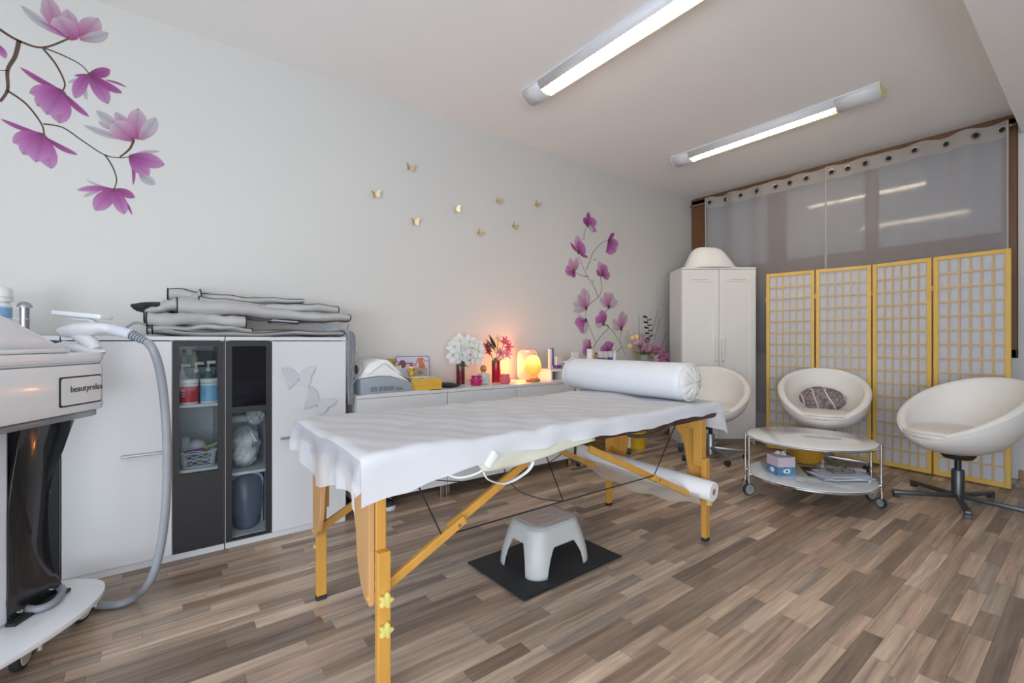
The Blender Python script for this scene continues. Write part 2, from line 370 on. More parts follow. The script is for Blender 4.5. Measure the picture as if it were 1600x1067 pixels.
# ---- tube lights
def tube_light(x, y1, y0, ly1, ly0, label):
    t = thing('ceiling_light', label, 'ceiling light', (x, 0, CZ), group='ceiling tube lights')
    # body: flat-topped half oval section, open slot for the louvre on its lower side
    HW, HT = .085, .078
    def sec(a0, a1, n): return [(HW*math.cos(a0+(a1-a0)*i/n), -.012-(HT-.012)*math.sin(a0+(a1-a0)*i/n)) for i in range(n+1)]
    def shell(name, ya, yb, a0, a1, m_):
        o = MB().grid(lambda u, v: (HW*math.cos(a0+(a1-a0)*u), ya+(yb-ya)*v, -.012-(HT-.012)*math.sin(a0+(a1-a0)*u)), 16, 1).build(name, m_, t, 'all'); solidify(o, .003, 1); return o
    FIX = mat('white_fixture', (.70, .71, .74), .35)
    MB().box(-HW, HW, y0, y1, -.012, 0).build('base_plate', FIX, t)
    shell('end_cover', ly1, y1, 0, PI, FIX); shell('end_cover', y0, ly0, 0, PI, FIX)
    shell('side_cover', ly0, ly1, 0, R(22), FIX); shell('side_cover', ly0, ly1, R(132), PI, FIX)
    for y, s in ((y0, -1), (y1, 1)):
        MB().prism([(HW, -.012)]+sec(0, PI, 14)[1:-1]+[(-HW, -.012), (-HW, 0), (HW, 0)], .012, M=Matrix.Translation((0, y+(.012 if s > 0 else 0), 0)) @ Matrix.Rotation(PI/2, 4, 'X')).build('end_cap', mat('pale_yellow_cap', (.72, .66, .40), .4) if s < 0 else FIX, t)
    MB().cyl((.015, ly0+.02, -.038), (.015, ly1-.02, -.038), .014).build('lamp_tube', mat('lit_tube', (1, 1, 1), .5, emit=WARM, estr=TUBE_POWER), t, True)
    MB().grid(lambda u, v: (-.05+.13*u, ly0+(ly1-ly0)*v, -.014), 1, 1).build('reflector', mat('bright_reflector', (.9, .88, .82), .25, .3), t)
    n = int((ly1-ly0)/.028); m = MB()
    for k in range(n+1):
        y = ly0+(ly1-ly0)*k/n
        m.grid(lambda u, v: (HW*math.cos(R(22+110*u))*(1-.25*v), y, -.012-(HT-.013)*math.sin(R(22+110*u))*(1-.25*v)), 6, 1)
    for a in (45, 77, 109): m.tube([(HW*math.cos(R(a)), ly0, -.012-(HT-.012)*math.sin(R(a))), (HW*math.cos(R(a)), ly1, -.012-(HT-.012)*math.sin(R(a)))], .0018, 5)
    m.build('louvre_grid', mat('louvre_white', (.42, .39, .30), .5), t)
tube_light(2.13, 2.56, .98, 2.385, 1.16, 'long white tube light nearer the flower wall decal on the ceiling, louvre lit')
tube_light(4.02, 2.60, .99, 2.43, 1.25, 'white tube light on the ceiling close to the curtained window')

# ================================================================= wall cabinets
CY = 2.80                                  # front plane of the cabinets and the sideboard
def highboard(x0, x1, split, dark_left, kind, label, handle):
    t = thing('cabinet', label, 'cabinet', (x0, CY, 0)); W = x1-x0; s = split-x0; D = WY-.012-CY; H = 1.105
    m = MB(); th = .018
    m.box(0, th, .022, D, 0, H-.02).box(W-th, W, .022, D, 0, H-.02).box(th, W-th, D-.008, D, .03, H-.02).box(th, W-th, .022, D, .03, .048).box(s-.008, s+.008, .03, D-.008, .048, H-.02)
    m.build('carcass', LAM, t)
    MB().box(0, W, .0, D, H-.02, H, .002).build('top_panel', LAM, t)
    MB().box(.002, W-.002, .012, .03, 0, .030).build('plinth', LAM, t)
    dz0, dz1 = .034, H-.024
    wx0, wx1 = (s+.002, W-.002) if dark_left else (.002, s-.002)
    d = MB().box(wx0, wx1, .0, .018, dz0, dz1, .002).build('door', LAM, t); d['label'] = 'plain white door'
    if handle:
        MB().box(handle[0]-x0, handle[1]-x0, -.024, .0, .540, .551, .003).build('handle', SILVER, d)
    gx0, gx1 = (.003, s-.002) if dark_left else (s+.002, W-.003)
    g = thing('door', '', ''); 
    del g['category']; del g['label']; g.parent = t; g['label'] = 'black framed glass door'
    f = .026; m = MB()
    m.box(gx0, gx0+f, 0, .018, dz0, dz1).box(gx1-f, gx1, 0, .018, dz0, dz1).box(gx0+f, gx1-f, 0, .018, dz1-f, dz1)
    if kind == 'upper':
        m.box(gx0+f, gx1-f, 0, .018, dz0, .418); m.build('door_frame', BLACKW, g)
        MB().box(gx0+f, gx1-f, .008, .012, .418, dz1-f).build('pane', GLASSM, g)
    else:
        m.box(gx0+f, gx1-f, 0, .018, .706, .736).box(gx0+f, gx1-f, 0, .018, dz0, dz0+.012); m.build('door_frame', BLACKW, g)
        MB().box(gx0+f, gx1-f, .008, .012, dz0+.012, .706).build('pane', GLASSM, g)
        MB().box(gx0+f, gx1-f, .008, .012, .736, dz1-f).build('pane', GLASSD, g)
    gz = (.43, .76) if kind == 'upper' else (.38, .735)
    ix0, ix1 = (th+.001, s-.009) if dark_left else (s+.009, W-th-.001)
    for z in gz: MB().box(ix0, ix1, .04, D-.009, z-.014, z).build('shelf', LAM, t)
    return t
cabA = highboard(-.345, .266, .048, False, 'upper', 'tall white cabinet with a black door glazed at the top, jars inside', (-.144, .012))
cabB = highboard(.270, .888, .486, True, 'lower', 'tall white cabinet with cut-out butterflies on its white door', (.527, .70))
cabC = highboard(-.957, -.349, -.555, False, 'upper', 'tall white cabinet with a black door behind the treatment machine column', None)
# butterflies on the white door
BF = mat('grey_white_card', (.56, .57, .60), .5)
def bfly_outline(sc_):
    h = [(0, .06), (.08, .16), (.30, .42), (.62, .60), (1.0, .62), (.96, .40), (.86, .16), (.70, .02), (.74, -.18), (.70, -.42), (.58, -.58), (.62, -.78), (.55, -.82), (.46, -.62), (.26, -.56), (.12, -.32), (.04, -.14)]
    return [(x*sc_, y*sc_) for x, y in h]+[(-x*sc_, y*sc_) for x, y in h[::-1][:-1]]
def butterfly_relief(c, sc_, rot, label):
    t = thing('butterfly_ornament', label, 'wall ornament', c, group='cut-out butterflies on the white cabinet door')
    h = bfly_outline(sc_); n = len(h)//2+1
    for sgn in (1, -1):
        pts = [(abs(x)*sgn, y) for x, y in h[:n]]
        if sgn < 0: pts = pts[::-1]
        MB().prism(pts, .0025, M=Matrix.Translation((0, -.004, 0)) @ FACE_NY @ Matrix.Rotation(rot, 4, 'Z') @ Matrix.Rotation(sgn*R(-4), 4, 'Y')).build('wing', BF, t)
    MB().tube([FACE_NY.to_3x3() @ (Matrix.Rotation(rot, 3, 'Z') @ Vector((0, y*sc_, .005))) for y in (-.3, .12)], .003, 6).build('body', BF, t)
p = ony(466, 588, CY); butterfly_relief((p.x, CY-.001, p.z), .088, 0, 'pale cut-out butterfly spread level, the upper one on the cabinet door')
p = ony(497, 628, CY); butterfly_relief((p.x, CY-.001, p.z), .088, R(-32), 'pale cut-out butterfly tilted sideways, the lower one on the cabinet door')

# ---- jars, bottles and baskets behind the glass
def lathe_thing(name, label, cat, prof, m_, loc, group=None, n=24):
    return tag(MB().lathe(prof, n).build(name, m_, None, True, loc), label, cat, group)
def jar(loc, lab, label):
    t = thing('cosmetic_jar', label, 'jar', loc, group='large jars on the upper cabinet shelf'); r = .040
    MB().lathe([(r-.003, 0), (r, .003), (r, .100), (r-.004, .104)], 28).build('body', WPLAST, t, True)
    MB().lathe([(r-.001, .105), (r+.001, .107), (r+.001, .124), (r-.002, .127)], 28).build('lid', WPLAST, t, True)
    MB().lathe([(r+.0006, .010), (r+.0008, .092)], 28, caps=False).build('printed_label', lab, t, True)
    m = MB()
    for z, wd in ((.058, .5), (.052, .42), (.044, .5), (.040, .36)):
        m.grid(lambda u, v: ((r+.0014)*math.cos(R(-128)+wd*(u-.5)), (r+.0014)*math.sin(R(-128)+wd*(u-.5)), z+.0022*v), 6, 1)
    for k in range(3): m.grid(lambda u, v: ((r+.0014)*math.cos(R(-128)+.14*(k-1)+.1*(u-.5)*(1-v)), (r+.0014)*math.sin(R(-128)+.14*(k-1)+.1*(u-.5)*(1-v)), .068+.010*v), 1, 1)
    m.build('label_print', WTXT if 'red' in label else mat('blue_print', (.15, .32, .52), .5), t)
jar((.118, 2.875, .761), mat('red_label', (.55, .03, .05), .45), 'white jar with a red label behind the cabinet glass')
jar((.205, 2.875, .761), mat('light_blue_label', (.24, .52, .74), .45), 'white jar with a light blue label behind the cabinet glass')
def pump(loc, m_, h, label):
    t = thing('pump_bottle', label, 'bottle', loc, group='pump bottles behind the jars')
    MB().lathe([(.024, 0), (.026, .004), (.026, h*.6), (.016, h*.7), (.010, h*.73)], 20).build('body', m_, t, True)
    MB().lathe([(.012, h*.73), (.012, h*.82), (.005, h*.83), (.005, h*.93)], 16).build('collar', WPLAST, t, True)
    MB().box(-.008, .034, -.007, .007, h*.92, h, .003).build('pump_head', WPLAST, t, True)
pump((.095, 2.99, .761), WPLAST, .20, 'white pump bottle standing behind the red label jar')
pump((.155, 2.99, .761), mat('smoky_plastic', (.28, .29, .29), .3), .21, 'smoky grey pump bottle standing between the two jars')
pump((.208, 2.985, .761), mat('green_bottle', (.10, .28, .22), .4), .215, 'dark green pump bottle behind the blue label jar')
tag(MB().box(-.035, .035, -.02, .02, 0, .085, .002).build('black_carton', BLACK, None, False, (.198, 3.10, .941)), 'small black carton on top of the stored bottles behind glass', 'box')
tag(MB().box(.085, .245, 3.05, 3.19, .761, .94, .004).build('grey_carton', mat('grey_card', (.35, .37, .36), .8), None), 'grey storage carton at the back of the glazed upper shelf', 'box')
for i, (x, c) in enumerate(((.105, (.25, .34, .30)), (.150, (.30, .38, .22)))):
    t = thing('small_bottle', ('small grey green bottle on the grey carton', 'small olive bottle on the grey carton')[i], 'bottle', (x, 3.09, .9405))
    MB().lathe([(.018, 0), (.020, .003), (.020, .06), (.008, .072), (.008, .08)], 16).build('body', mat('tinted_bottle_%d' % i, c, .2), t, True); MB().lathe([(.010, .078), (.010, .095)], 14).build('cap', BLACK, t, True)
# lace basket
t = thing('lace_basket', 'pale grey openwork lace basket filled with small items behind glass', 'basket', (.158, 2.93, .431))
LACE = mat('lace_plastic', (.52, .54, .57), .5)
def bk(u, z): # rectangle walls flaring outward
    P = rrect(.135+.26*z*1.0, .12+.2*z, .02, 5); k = u*len(P); i = int(k) % len(P); f = k-int(k); a, b = P[i], P[(i+1) % len(P)]
    return Vector((a[0]*(1-f)+b[0]*f, a[1]*(1-f)+b[1]*f, z))
m = MB(); NB = 54
for k in range(NB):
    for dz in (1, -1):
        m.tube([bk(((k+dz*3*j/6) % NB)/NB, .012+.062*j/6) for j in range(7)], .0016, 4, False)
m.build('lattice_side', LACE, t)
m = MB()
for z in (.006, .040, .074): m.tube([bk(i/72 % 1, z) for i in range(73)], .0028, 5, False)
for k in range(27): m.tube([bk((k+j/4)/27 % 1, .074+.012*math.sin(PI*j/4)) for j in range(5)], .0022, 4, False)
m.build('scalloped_rim', LACE, t); MB().prism(rrect(.132, .117, .02), .004).build('bottom', LACE, t)
tag(MB().box(-.05, .03, -.028, .028, 0, .012, .003).build('purple_packet', mat('purple_pack', (.20, .08, .34), .5), None, False, (.15, 2.90, .505), (0, R(-8), R(10))), 'purple packet lying on the basket contents', 'packet')
tag(MB().ball((0, 0, 0), .042, .035, .035).build('cotton_pack', mat('white_cotton_wrap', (.55, .57, .58), .5, trans=.15, bump=.5), None, True, (.155, 2.945, .53)), 'round wrapped cotton pack sitting in the lace basket', 'packet')
tag(MB().box(-.018, .018, -.018, .018, 0, .13, .006).build('clear_tube_box', CLEARP, None, False, (.105, 2.95, .448)), 'tall clear plastic box at the left of the lace basket', 'box')
tag(MB().tube([(-.03, 0, 0), (0, 0, .006), (.03, 0, .018)], .007, 8).build('green_marker', mat('green_marker', (.25, .45, .12), .4), None, True, (.215, 2.92, .52)), 'green pen leaning out of the lace basket', 'pen')
tag(MB().ball((0, 0, 0), .010).build('orange_bead', mat('orange_bead', (.65, .22, .06), .4), None, True, (.196, 2.915, .515)), 'small orange ball in the lace basket', 'ball')
# contents of the second glazed cabinet
t = thing('folded_towel', 'folded grey blue towel on the top shelf behind tinted glass', 'towel', (.385, 3.0, .736))
TW = mat('blue_grey_towel', (.42, .47, .56), .95, var=.15, scale=40, bump=.5, bscale=120)
for k, (dx, zz) in enumerate(((0, 0), (.006, .045), (-.005, .09))):
    MB().box(-.085+dx, .085+dx, -.12, .12, zz, zz+.043, .018, 3).build('fold', TW, t, True)
t = thing('plastic_bag', 'crumpled clear plastic bag of white supplies behind the lower glass', 'bag', (.375, 2.95, .381))
def crumple(u, v, rx, ry, rz, sd):
    a = 2*PI*u; b = PI*(v-.5); k = 1+.10*math.sin(5*a+3*b+sd)+.07*math.sin(9*a-7*b+sd*2)+.05*math.sin(13*b+4*a)
    return Vector((rx*k*math.cos(b)*math.cos(a), ry*k*math.cos(b)*math.sin(a), rz*(.95+.05*k)*math.sin(b)+rz))
MB().grid(lambda u, v: crumple(u, v, .070, .075, .115, 1), 40, 22).build('film', CLEARP, t, 30)
MB().cyl((-.03, 0, .13), (.05, -.02, .17), .036).build('paper_roll', mat('white_tissue', (.85, .85, .86), .9), t, True)
MB().ball((-.005, -.02, .075), .055, .05, .055).build('cotton', mat('white_tissue', (.85, .85, .86), .9), t, True)
tag(MB().grid(lambda u, v: crumple(u, v, .045, .06, .05, 4), 30, 16).build('small_plastic_bag', mat('cloudy_plastic', (.7, .72, .72), .25, trans=.35, bump=.6, bscale=14), None, 30, (.425, 2.93, .612)), 'small cloudy plastic bag above the large clear bag', 'bag')
tag(MB().cyl((-.06, 0, .022), (.055, 0, .022), .022).build('rolled_paper', mat('white_tissue', (.85, .85, .86), .9), None, True, (.365, 3.06, .612)), 'white paper roll lying at the back of the lower glass', 'roll')
t = thing('face_shield', 'blue grey moulded plastic hood standing at the cabinet bottom', 'hood', (.385, 2.95, .049))
HOOD = mat('blue_grey_hood', (.16, .19, .25), .3, trans=.15)
o = MB().grid(lambda u, v: (.080*math.sin(PI*(u-.5)*1.0)*(1-.35*max(0, .35-v)/.35), -.085*math.cos(PI*(u-.5))*(1-.6*v**3)+.03, .30*v), 20, 14).build('hood_shell', HOOD, t, 'all'); solidify(o, .006)
MB().tube([(.080, .03, 0.0), (.080, .028, .18), (.072, .0, .27), (.0, -.01, .30), (-.072, 0, .27), (-.08, .028, .18), (-.08, .03, 0)], .007, 8).build('rim', mat('pale_blue_rim', (.42, .48, .60), .4), t, True)

# ---- folded grey body suit on top of the cabinets
suit = thing('pressure_suit', 'folded grey pressotherapy suit with black trim piled on the cabinets', 'suit', (.42, 3.0, 1.106))
LOC = Vector((.42, 3.0, 1.106))
def sleeve(name, p, q, ry, rz0, rz1, seed, trims=(0, 1), bend=0):
    p = Vector(p)-LOC; q = Vector(q)-LOC; n = 34
    def cs(u, a):
        c = p.lerp(q, u)+Vector((0, 0, bend*math.sin(PI*u))); rz = rz0*(1-u)+rz1*u
        e = .8; ca, sa = math.cos(a), math.sin(a)
        k = 1+.13*math.sin(u*17+seed+2*a)+.09*math.sin(u*37+seed*3+a)*(sa > 0); c = c+Vector((0, .012*math.sin(u*9+seed), .007*math.sin(u*7+seed*2)+.004*math.sin(u*19+seed)))
        return c+Vector((0, ry*math.copysign(abs(ca)**e, ca), rz*k*math.copysign(abs(sa)**e, sa)))
    m = MB(); m.grid(lambda u, v: cs(u, 2*PI*v), n, 24)
    for u in (0, 1): m.bm.faces.new([m.bm.verts.new(cs(u, 2*PI*k/24)) for k in range(24)])
    bmesh.ops.remove_doubles(m.bm, verts=m.bm.verts, dist=.0004)
    s_ = m.build(name, SUIT, suit, 60)
    for u in trims: MB().tube([cs(u, 2*PI*k/24) for k in range(25)], .0032, 6, False).build('trim_band', TRIM, s_, True)
    return s_, cs
def sp(px, py, y): return ony(px, py, y)
s_, cs = sleeve('base_layer', (-.05, 3.0, 1.128), (.885, 3.0, 1.126), .175, .022, .019, 1)
MB().tube([cs(u/20, PI*1.0-.25) for u in range(21)], .0028, 6).build('edge_piping', TRIM, s_, True)
s_, cs = sleeve('flap', (-.03, 2.95, 1.150), (.40, 2.95, 1.147), .12, .022, .015, 5)
s_, cs = sleeve('front_roll', sp(229, 498, 2.89), sp(382, 502, 2.89), .055, .036, .030, 2)
s_, cs = sleeve('leg_sleeve', sp(276, 480, 2.97), sp(538, 498, 2.97), .12, .052, .026, 3)
MB().tube([cs(u/20, PI*1.28) for u in range(21)], .0028, 6).build('edge_piping', TRIM, s_, True)
s_, cs = sleeve('arm_sleeve', sp(309, 474, 2.98), sp(523, 486, 2.98), .09, .030, .026, 4)
MB().tube([cs(u/20, PI*.72) for u in range(21)], .0028, 6).build('edge_piping', TRIM, s_, True)
s_, cs = sleeve('shoulder', sp(226, 492, 3.02), sp(312, 466, 3.02), .12, .034, .040, 6)
s_, cs = sleeve('top_fold', sp(262, 463, 3.06), sp(470, 474, 3.06), .10, .040, .014, 7, (0,))
MB().tube([cs(u/20, PI*.8) for u in range(21)], .0028, 6).build('edge_piping', TRIM, s_, True)
m = MB()
for k in range(5): m.tube([Vector(v)-LOC for v in (sp(470+8*k, 506, 2.90), sp(510, 507+2*k, 2.88), (.885+.006*k, 2.83, 1.150), (.908+.012*k, 2.815+.008*k, 1.10), (.906+.013*k+.004*(k%2), 2.82+.014*k, .95), (.902+.011*k, 2.81+.010*k, .84), (.901+.009*k, 2.79+.010*k, .70))], .0045, 7)
m.build('hose_bundle', GREYHOSE, suit, True)
MB().tube([Vector(v)-LOC for v in (sp(545, 507, 2.93), (.925, 2.90, 1.10), sp(567, 570, 2.85), sp(556, 593, 2.80), sp(545, 606, 2.84))], .004, 6).build('thin_cable', GREYHOSE, suit, True)
MB().tube([Vector(v)-LOC for v in (sp(228, 508, 2.86), sp(212, 504, 2.86), sp(196, 512, 2.86), sp(183, 520, 2.86))], .006, 7).build('loose_hose', GREYHOSE, suit, True)
o = MB().box(-.07, .07, -.05, .05, 0, .022, .01, 3).build('control_panel', GREYP, suit, True, sp(443, 504, 2.86)-LOC-Vector((0, 0, .01)), (0, R(3), 0))
MB().tube([(x*.072, y*.052, .008) for x, y in rrect(2, 2, .4)+[(1, .6)]], .005, 6, False).build('panel_trim', TRIM, o, True)
o = MB().grid(lambda u, v: crumple(u, v, .10, .08, .03, 9), 26, 14).build('dark_mesh_bunch', TRIM, suit, 40, sp(245, 490, 3.0)-LOC)

# ================================================================= low sideboard
SZ = .748
for k, (x0, x1) in enumerate(((.950, 1.580), (1.582, 2.190), (2.192, 2.812))):
    t = thing('sideboard_unit', ('white low sideboard unit next to the tall cabinets', 'white low sideboard unit between two others of the same row', 'white low sideboard unit next to the rolling trolley')[k], 'sideboard', (x0, CY, 0), group='low sideboard row')
    W = x1-x0; D = WY-.016-CY
    MB().box(0, W, .02, D, .088, SZ-.02, .001).build('body', LAM, t)
    MB().box(0, W, .0, D, SZ-.02, SZ, .002).build('top_panel', LAM, t)
    MB().box(.002, W-.002, .001, .019, .090, SZ-.128, .002).build('door', LAM, t)
    MB().box(.002, W-.002, .001, .019, SZ-.124, SZ-.022, .002).build('drawer', LAM, t)
    for fx in (.02, W-.02):
        for fy in (.05, D-.05): MB().box(fx-.016, fx+.016, fy-.016, fy+.016, 0, .088, .003).build('foot', CHROME, t)

# ================================================================= wardrobe across the corner
wd = thing('wardrobe', 'white two-door wardrobe set diagonally in the corner', 'wardrobe', (4.646, 2.509, 0), math.atan2(RT[1], RT[0])-R(.6))
WW, WD_, WH = .772, .385, 1.857      # local x = along the front, y = into the corner, front at y=0
MB().box(-WW/2, -WW/2+.02, .02, WD_, 0, WH-.02).box(WW/2-.02, WW/2, .02, WD_, 0, WH-.02).box(-WW/2+.02, WW/2-.02, WD_-.01, WD_, .06, WH-.02).box(-WW/2+.02, WW/2-.02, .02, WD_-.01, .06, .08).build('carcass', WHITE, wd)
MB().box(-WW/2, WW/2, .0, WD_, WH-.02, WH, .002).build('top_panel', WHITE, wd)
MB().box(-WW/2+.02, WW/2-.02, .03, .045, 0, .06).build('plinth', mat('plinth_grey', (.30, .28, .25), .5), wd)
for s in (-1, 1):
    x0, x1 = (-WW/2+.003, -.002) if s < 0 else (.002, WW/2-.003)
    z0, z1 = .062, WH-.024; f = .062
    d = thing('door', '', ''); del d['category']; del d['label']; d.parent = wd
    m = MB().box(x0, x0+f, 0, .018, z0, z1, .0015).box(x1-f, x1, 0, .018, z0, z1, .0015).box(x0+f, x1-f, 0, .018, z0, z0+f+.02, .0015).box(x0+f, x1-f, 0, .018, z1-.125, z1, .0015)
    m.build('door_frame', WHITE, d); MB().box(x0+f-.003, x1-f+.003, .006, .014, z0+f+.015, z1-.12).build('panel', WHITE, d)
    xc = (x0+x1)/2; MB().box(xc-.085, xc+.085, -.001, .004, z1-.108, z1-.098, .002).build('panel_line', mat('groove_shade', (.55, .54, .52), .5), d)
    hx = -.033 if s < 0 else .033
    MB().tube([(hx, 0, .88), (hx, -.026, .885), (hx, -.030, .90), (hx, -.030, 1.08), (hx, -.026, 1.095), (hx, 0, 1.10)], .009, 8, sub=3).build('handle', WPLAST, d, True)
# white moulded seat shell lying upside down on the wardrobe
M0 = wd.location
t = thing('plastic_seat_shell', 'white moulded plastic shell lying on top of the wardrobe', 'seat shell', (wd.location.x-.04+.12*FW[0], wd.location.y+.03+.12*FW[1], WH+.001), wd.rotation_euler.z)
def shl(u, v):
    a = 2*PI*u; pr = [(1.0, 0), (.985, .045), (.92, .20), (.80, .46), (.66, .74), (.50, .93), (.30, 1), (.0, 1.0)]
    k = v*(len(pr)-1); i = min(int(k), len(pr)-2); f = k-i; r = pr[i][0]*(1-f)+pr[i+1][0]*f; z = pr[i][1]*(1-f)+pr[i+1][1]*f
    ca, sa = math.cos(a), math.sin(a); e = .75
    return Vector((.268*r*math.copysign(abs(ca)**e, ca)-.03*z, .135*r*math.copysign(abs(sa)**e, sa), .012+.215*z+.012*math.sin(2*a)*(1-v)*v))
MB().grid(shl, 44, 16).build('shell', WPLAST, t, 'all')
MB().grid(lambda u, v: shl(u, 0)+Vector((.006*math.cos(2*PI*u), .006*math.sin(2*PI*u), -.012+.012*v)), 44, 1).build('rim', WPLAST, t, 'all')

# ================================================================= folding screen
scr = thing('folding_screen', 'yellow pine folding screen with white paper panes in front of the window', 'room divider', (4.9, 1.3, 0))
PS = [(4.90, .445), (4.945, .885), (4.995, 1.295), (4.925, 1.715), (4.865, 2.135)]
SH = 1.757
def screen_panel(a, b, nrow=15, ncol=6, full=True):
    a = Vector((a[0]-4.9, a[1]-1.3, 0)); b = Vector((b[0]-4.9, b[1]-1.3, 0)); d = b-a; W = d.length-.012; ang = math.atan2(d.y, d.x)
    pn = bpy.data.objects.new('panel', None); col.objects.link(pn); pn.parent = scr; pn.location = a+d.normalized()*.006; pn.rotation_euler = (0, 0, ang)
    f = .030
    MB().box(0, f, -.011, .011, .012, SH, .002).build('stile', PINE, pn); MB().box(W-f, W, -.011, .011, .012, SH, .002).build('stile', PINE, pn)
    MB().box(f, W-f, -.010, .010, SH-f, SH, .002).build('rail', PINE, pn); MB().box(f, W-f, -.010, .010, .012, .012+f+.006, .002).build('rail', PINE, pn)
    MB().box(f-.004, W-f+.004, -.0045, -.0030, .04, SH-f+.004).build('paper', PAPER, pn)
    z0, z1 = .048, SH-f
    bar = MB().box(f, W-f, .0005, .0065, -.0052, .0052); me = bpy.data.meshes.new('lattice_bar'); bar.bm.to_mesh(me); bar.bm.free(); me.materials.append(PINEL)
    for k in range(1, nrow):
        o = bpy.data.objects.new('lattice_bar', me); col.objects.link(o); o.parent = pn; o.location = (0, 0, z0+(z1-z0)*k/nrow)
    bar = MB().box(-.0048, .0048, -.0015, .0050, z0, z1); m2 = bpy.data.meshes.new('lattice_bar'); bar.bm.to_mesh(m2); bar.bm.free(); m2.materials.append(PINEL)
    for k in range(1, ncol):
        o = bpy.data.objects.new('lattice_bar', m2); col.objects.link(o); o.parent = pn; o.location = (f+(W-2*f)*k/ncol, 0, 0)
    for z in (.25, SH-.25): MB().box(W+.001, W+.011, -.008, .008, z-.02, z+.02).build('hinge', mat('brass_hinge', (.5, .38, .15), .35, .8), pn)
for a, b in zip(PS, PS[1:]): screen_panel(a, b)
screen_panel((5.02, 2.10), (5.22, 2.23))

# ================================================================= tub chairs
def tub_chair(loc, face, casters, label, basecol, spin=0):
    t = thing('tub_chair', label, 'chair', (loc[0], loc[1], 0), face, group='white tub swivel chairs')
    ZB, ZF, ZR = .325, .430, .815     # bowl bottom, front rim, back rim
    def rimz(a): s = (1-math.cos(a))/2; return ZF+(ZR-ZF)*(s**.78)
    def rimr(a): c = math.cos(a); return .335+.028*max(0, -c)-.012*max(0, c)
    def pt(a, r, z): return Vector((r*math.cos(a)-.02, r*math.sin(a), z))
    NA = 56
    def outer(u, v):
        a = 2*PI*u; zr = rimz(a); rr = rimr(a)
        s = math.sin(v*PI/2); rad = rr*(s**.82); z = ZB+(zr-ZB)*(1-math.cos(v*PI/2))**.92
        return pt(a, max(rad, .001), z)
    def inner(u, v):   # v 0 rim -> 1 seat centre
        a = 2*PI*u; zr = rimz(a); rr = rimr(a); tk = .052
        if v < .22:
            b = PI*v/.22; return pt(a, rr-tk/2+tk/2*math.cos(b), zr+.022*math.sin(b))
        k = (v-.22)/.78; r0 = rr-tk; zs = .405
        rad = r0*(1-k)**.55 if k < 1 else 0; z = zs+(zr-zs)*max(0, (1-k*1.25))**2.0
        return pt(a, max(rad, .001), z)
    MB().grid(outer, NA, 16).build('outer_shell', LEATHER, t, 'all')
    MB().grid(inner, NA, 26).build('inner_padding', LEATHER, t, 'all')
    MB().tube([outer(i/NA, 1)+Vector((0, 0, -.002)) for i in range(NA+1)], .0035, 6, False).build('piping', LEATHER, t, True)
    def cush(u, v):
        a = 2*PI*u; pr = [(0.001, .0), (.9, .0), (1, .012), (1.0, .032), (.93, .046), (.6, .058), (.001, .062)]
        k = v*6; i = min(int(k), 5); f = k-i; r = pr[i][0]*(1-f)+pr[i+1][0]*f; z = pr[i][1]*(1-f)+pr[i+1][1]*f
        R0 = .262+.034*max(0, math.cos(a))**2
        return Vector((r*R0*math.cos(a)+.02, r*R0*.98*math.sin(a), .436+z*1.15))
    MB().grid(cush, 40, 18).build('seat_cushion', LEATHER, t, 'all')
    MB().tube([cush(i/40, .52)+Vector((.002*math.cos(2*PI*i/40), .002*math.sin(2*PI*i/40), 0)) for i in range(41)], .003, 6, False).build('cushion_piping', mat('ivory_piping', (.58, .55, .50), .5), t, True)
    MB().lathe([(.02, .288), (.075, .298), (.09, .318), (.09, .335)], 20, caps=True).build('seat_plate', BLACK, t, True)
    MB().cyl((0, 0, .16), (0, 0, .30), .018).build('gas_lift', BLACK, t, True)
    MB().lathe([(.034, .035), (.034, .215), (.030, .222)], 22).build('column', basecol, t, True)
    if casters: MB().box(-.06, .05, -.10, -.02, .265, .315, .012).build('tilt_lever_box', BLACK, t, True)
    RL = .315 if casters else .36
    for k in range(5):
        a = spin-face+2*PI*k/5; c, s = math.cos(a), math.sin(a); z1 = .095 if casters else .045; z2 = .075 if casters else .032
        g = MB().bar((c*.025, s*.025, z1), (c*RL, s*RL, z2), .034, .026, .005).build('leg', basecol, t, True)
        if casters:
            MB().cyl((c*(RL-.012), s*(RL-.012), .045), (c*(RL-.012), s*(RL-.012), .08), .010).build('stem', basecol, g, True)
            M = Matrix.Translation((c*(RL-.012), s*(RL-.012), .027)) @ Matrix.Rotation(a+.7, 4, 'Z') @ Matrix.Rotation(PI/2, 4, 'X')
            MB().lathe([(.004, -.022), (.024, -.020), (.027, -.012), (.027, -.004), (.022, -.002), (.022, .002), (.027, .004), (.027, .012), (.024, .020), (.004, .022)], 18, M=M).build('caster_wheel', BLACK, g, True)
        else:
            MB().box(-.016, .016, -.018, .018, 0, .020, .003, M=Matrix.Translation((c*(RL-.02), s*(RL-.02), 0)) @ Matrix.Rotation(a, 4, 'Z')).build('glide', DGREY, g)
    return t
CAMDIR = math.atan2(-FW[1], -FW[0])
tub_chair((4.07, 2.28), R(214), True, 'white tub swivel chair in front of the white wardrobe', SILVER, .35)
tub_chair((4.53, 1.52), R(200), True, 'white tub swivel chair with a stone-print cushion on it', SILVER, .1)
tub_chair((4.255, .635), R(150), False, 'empty white tub chair on a dark grey star base without casters', DGREY, R(-20))
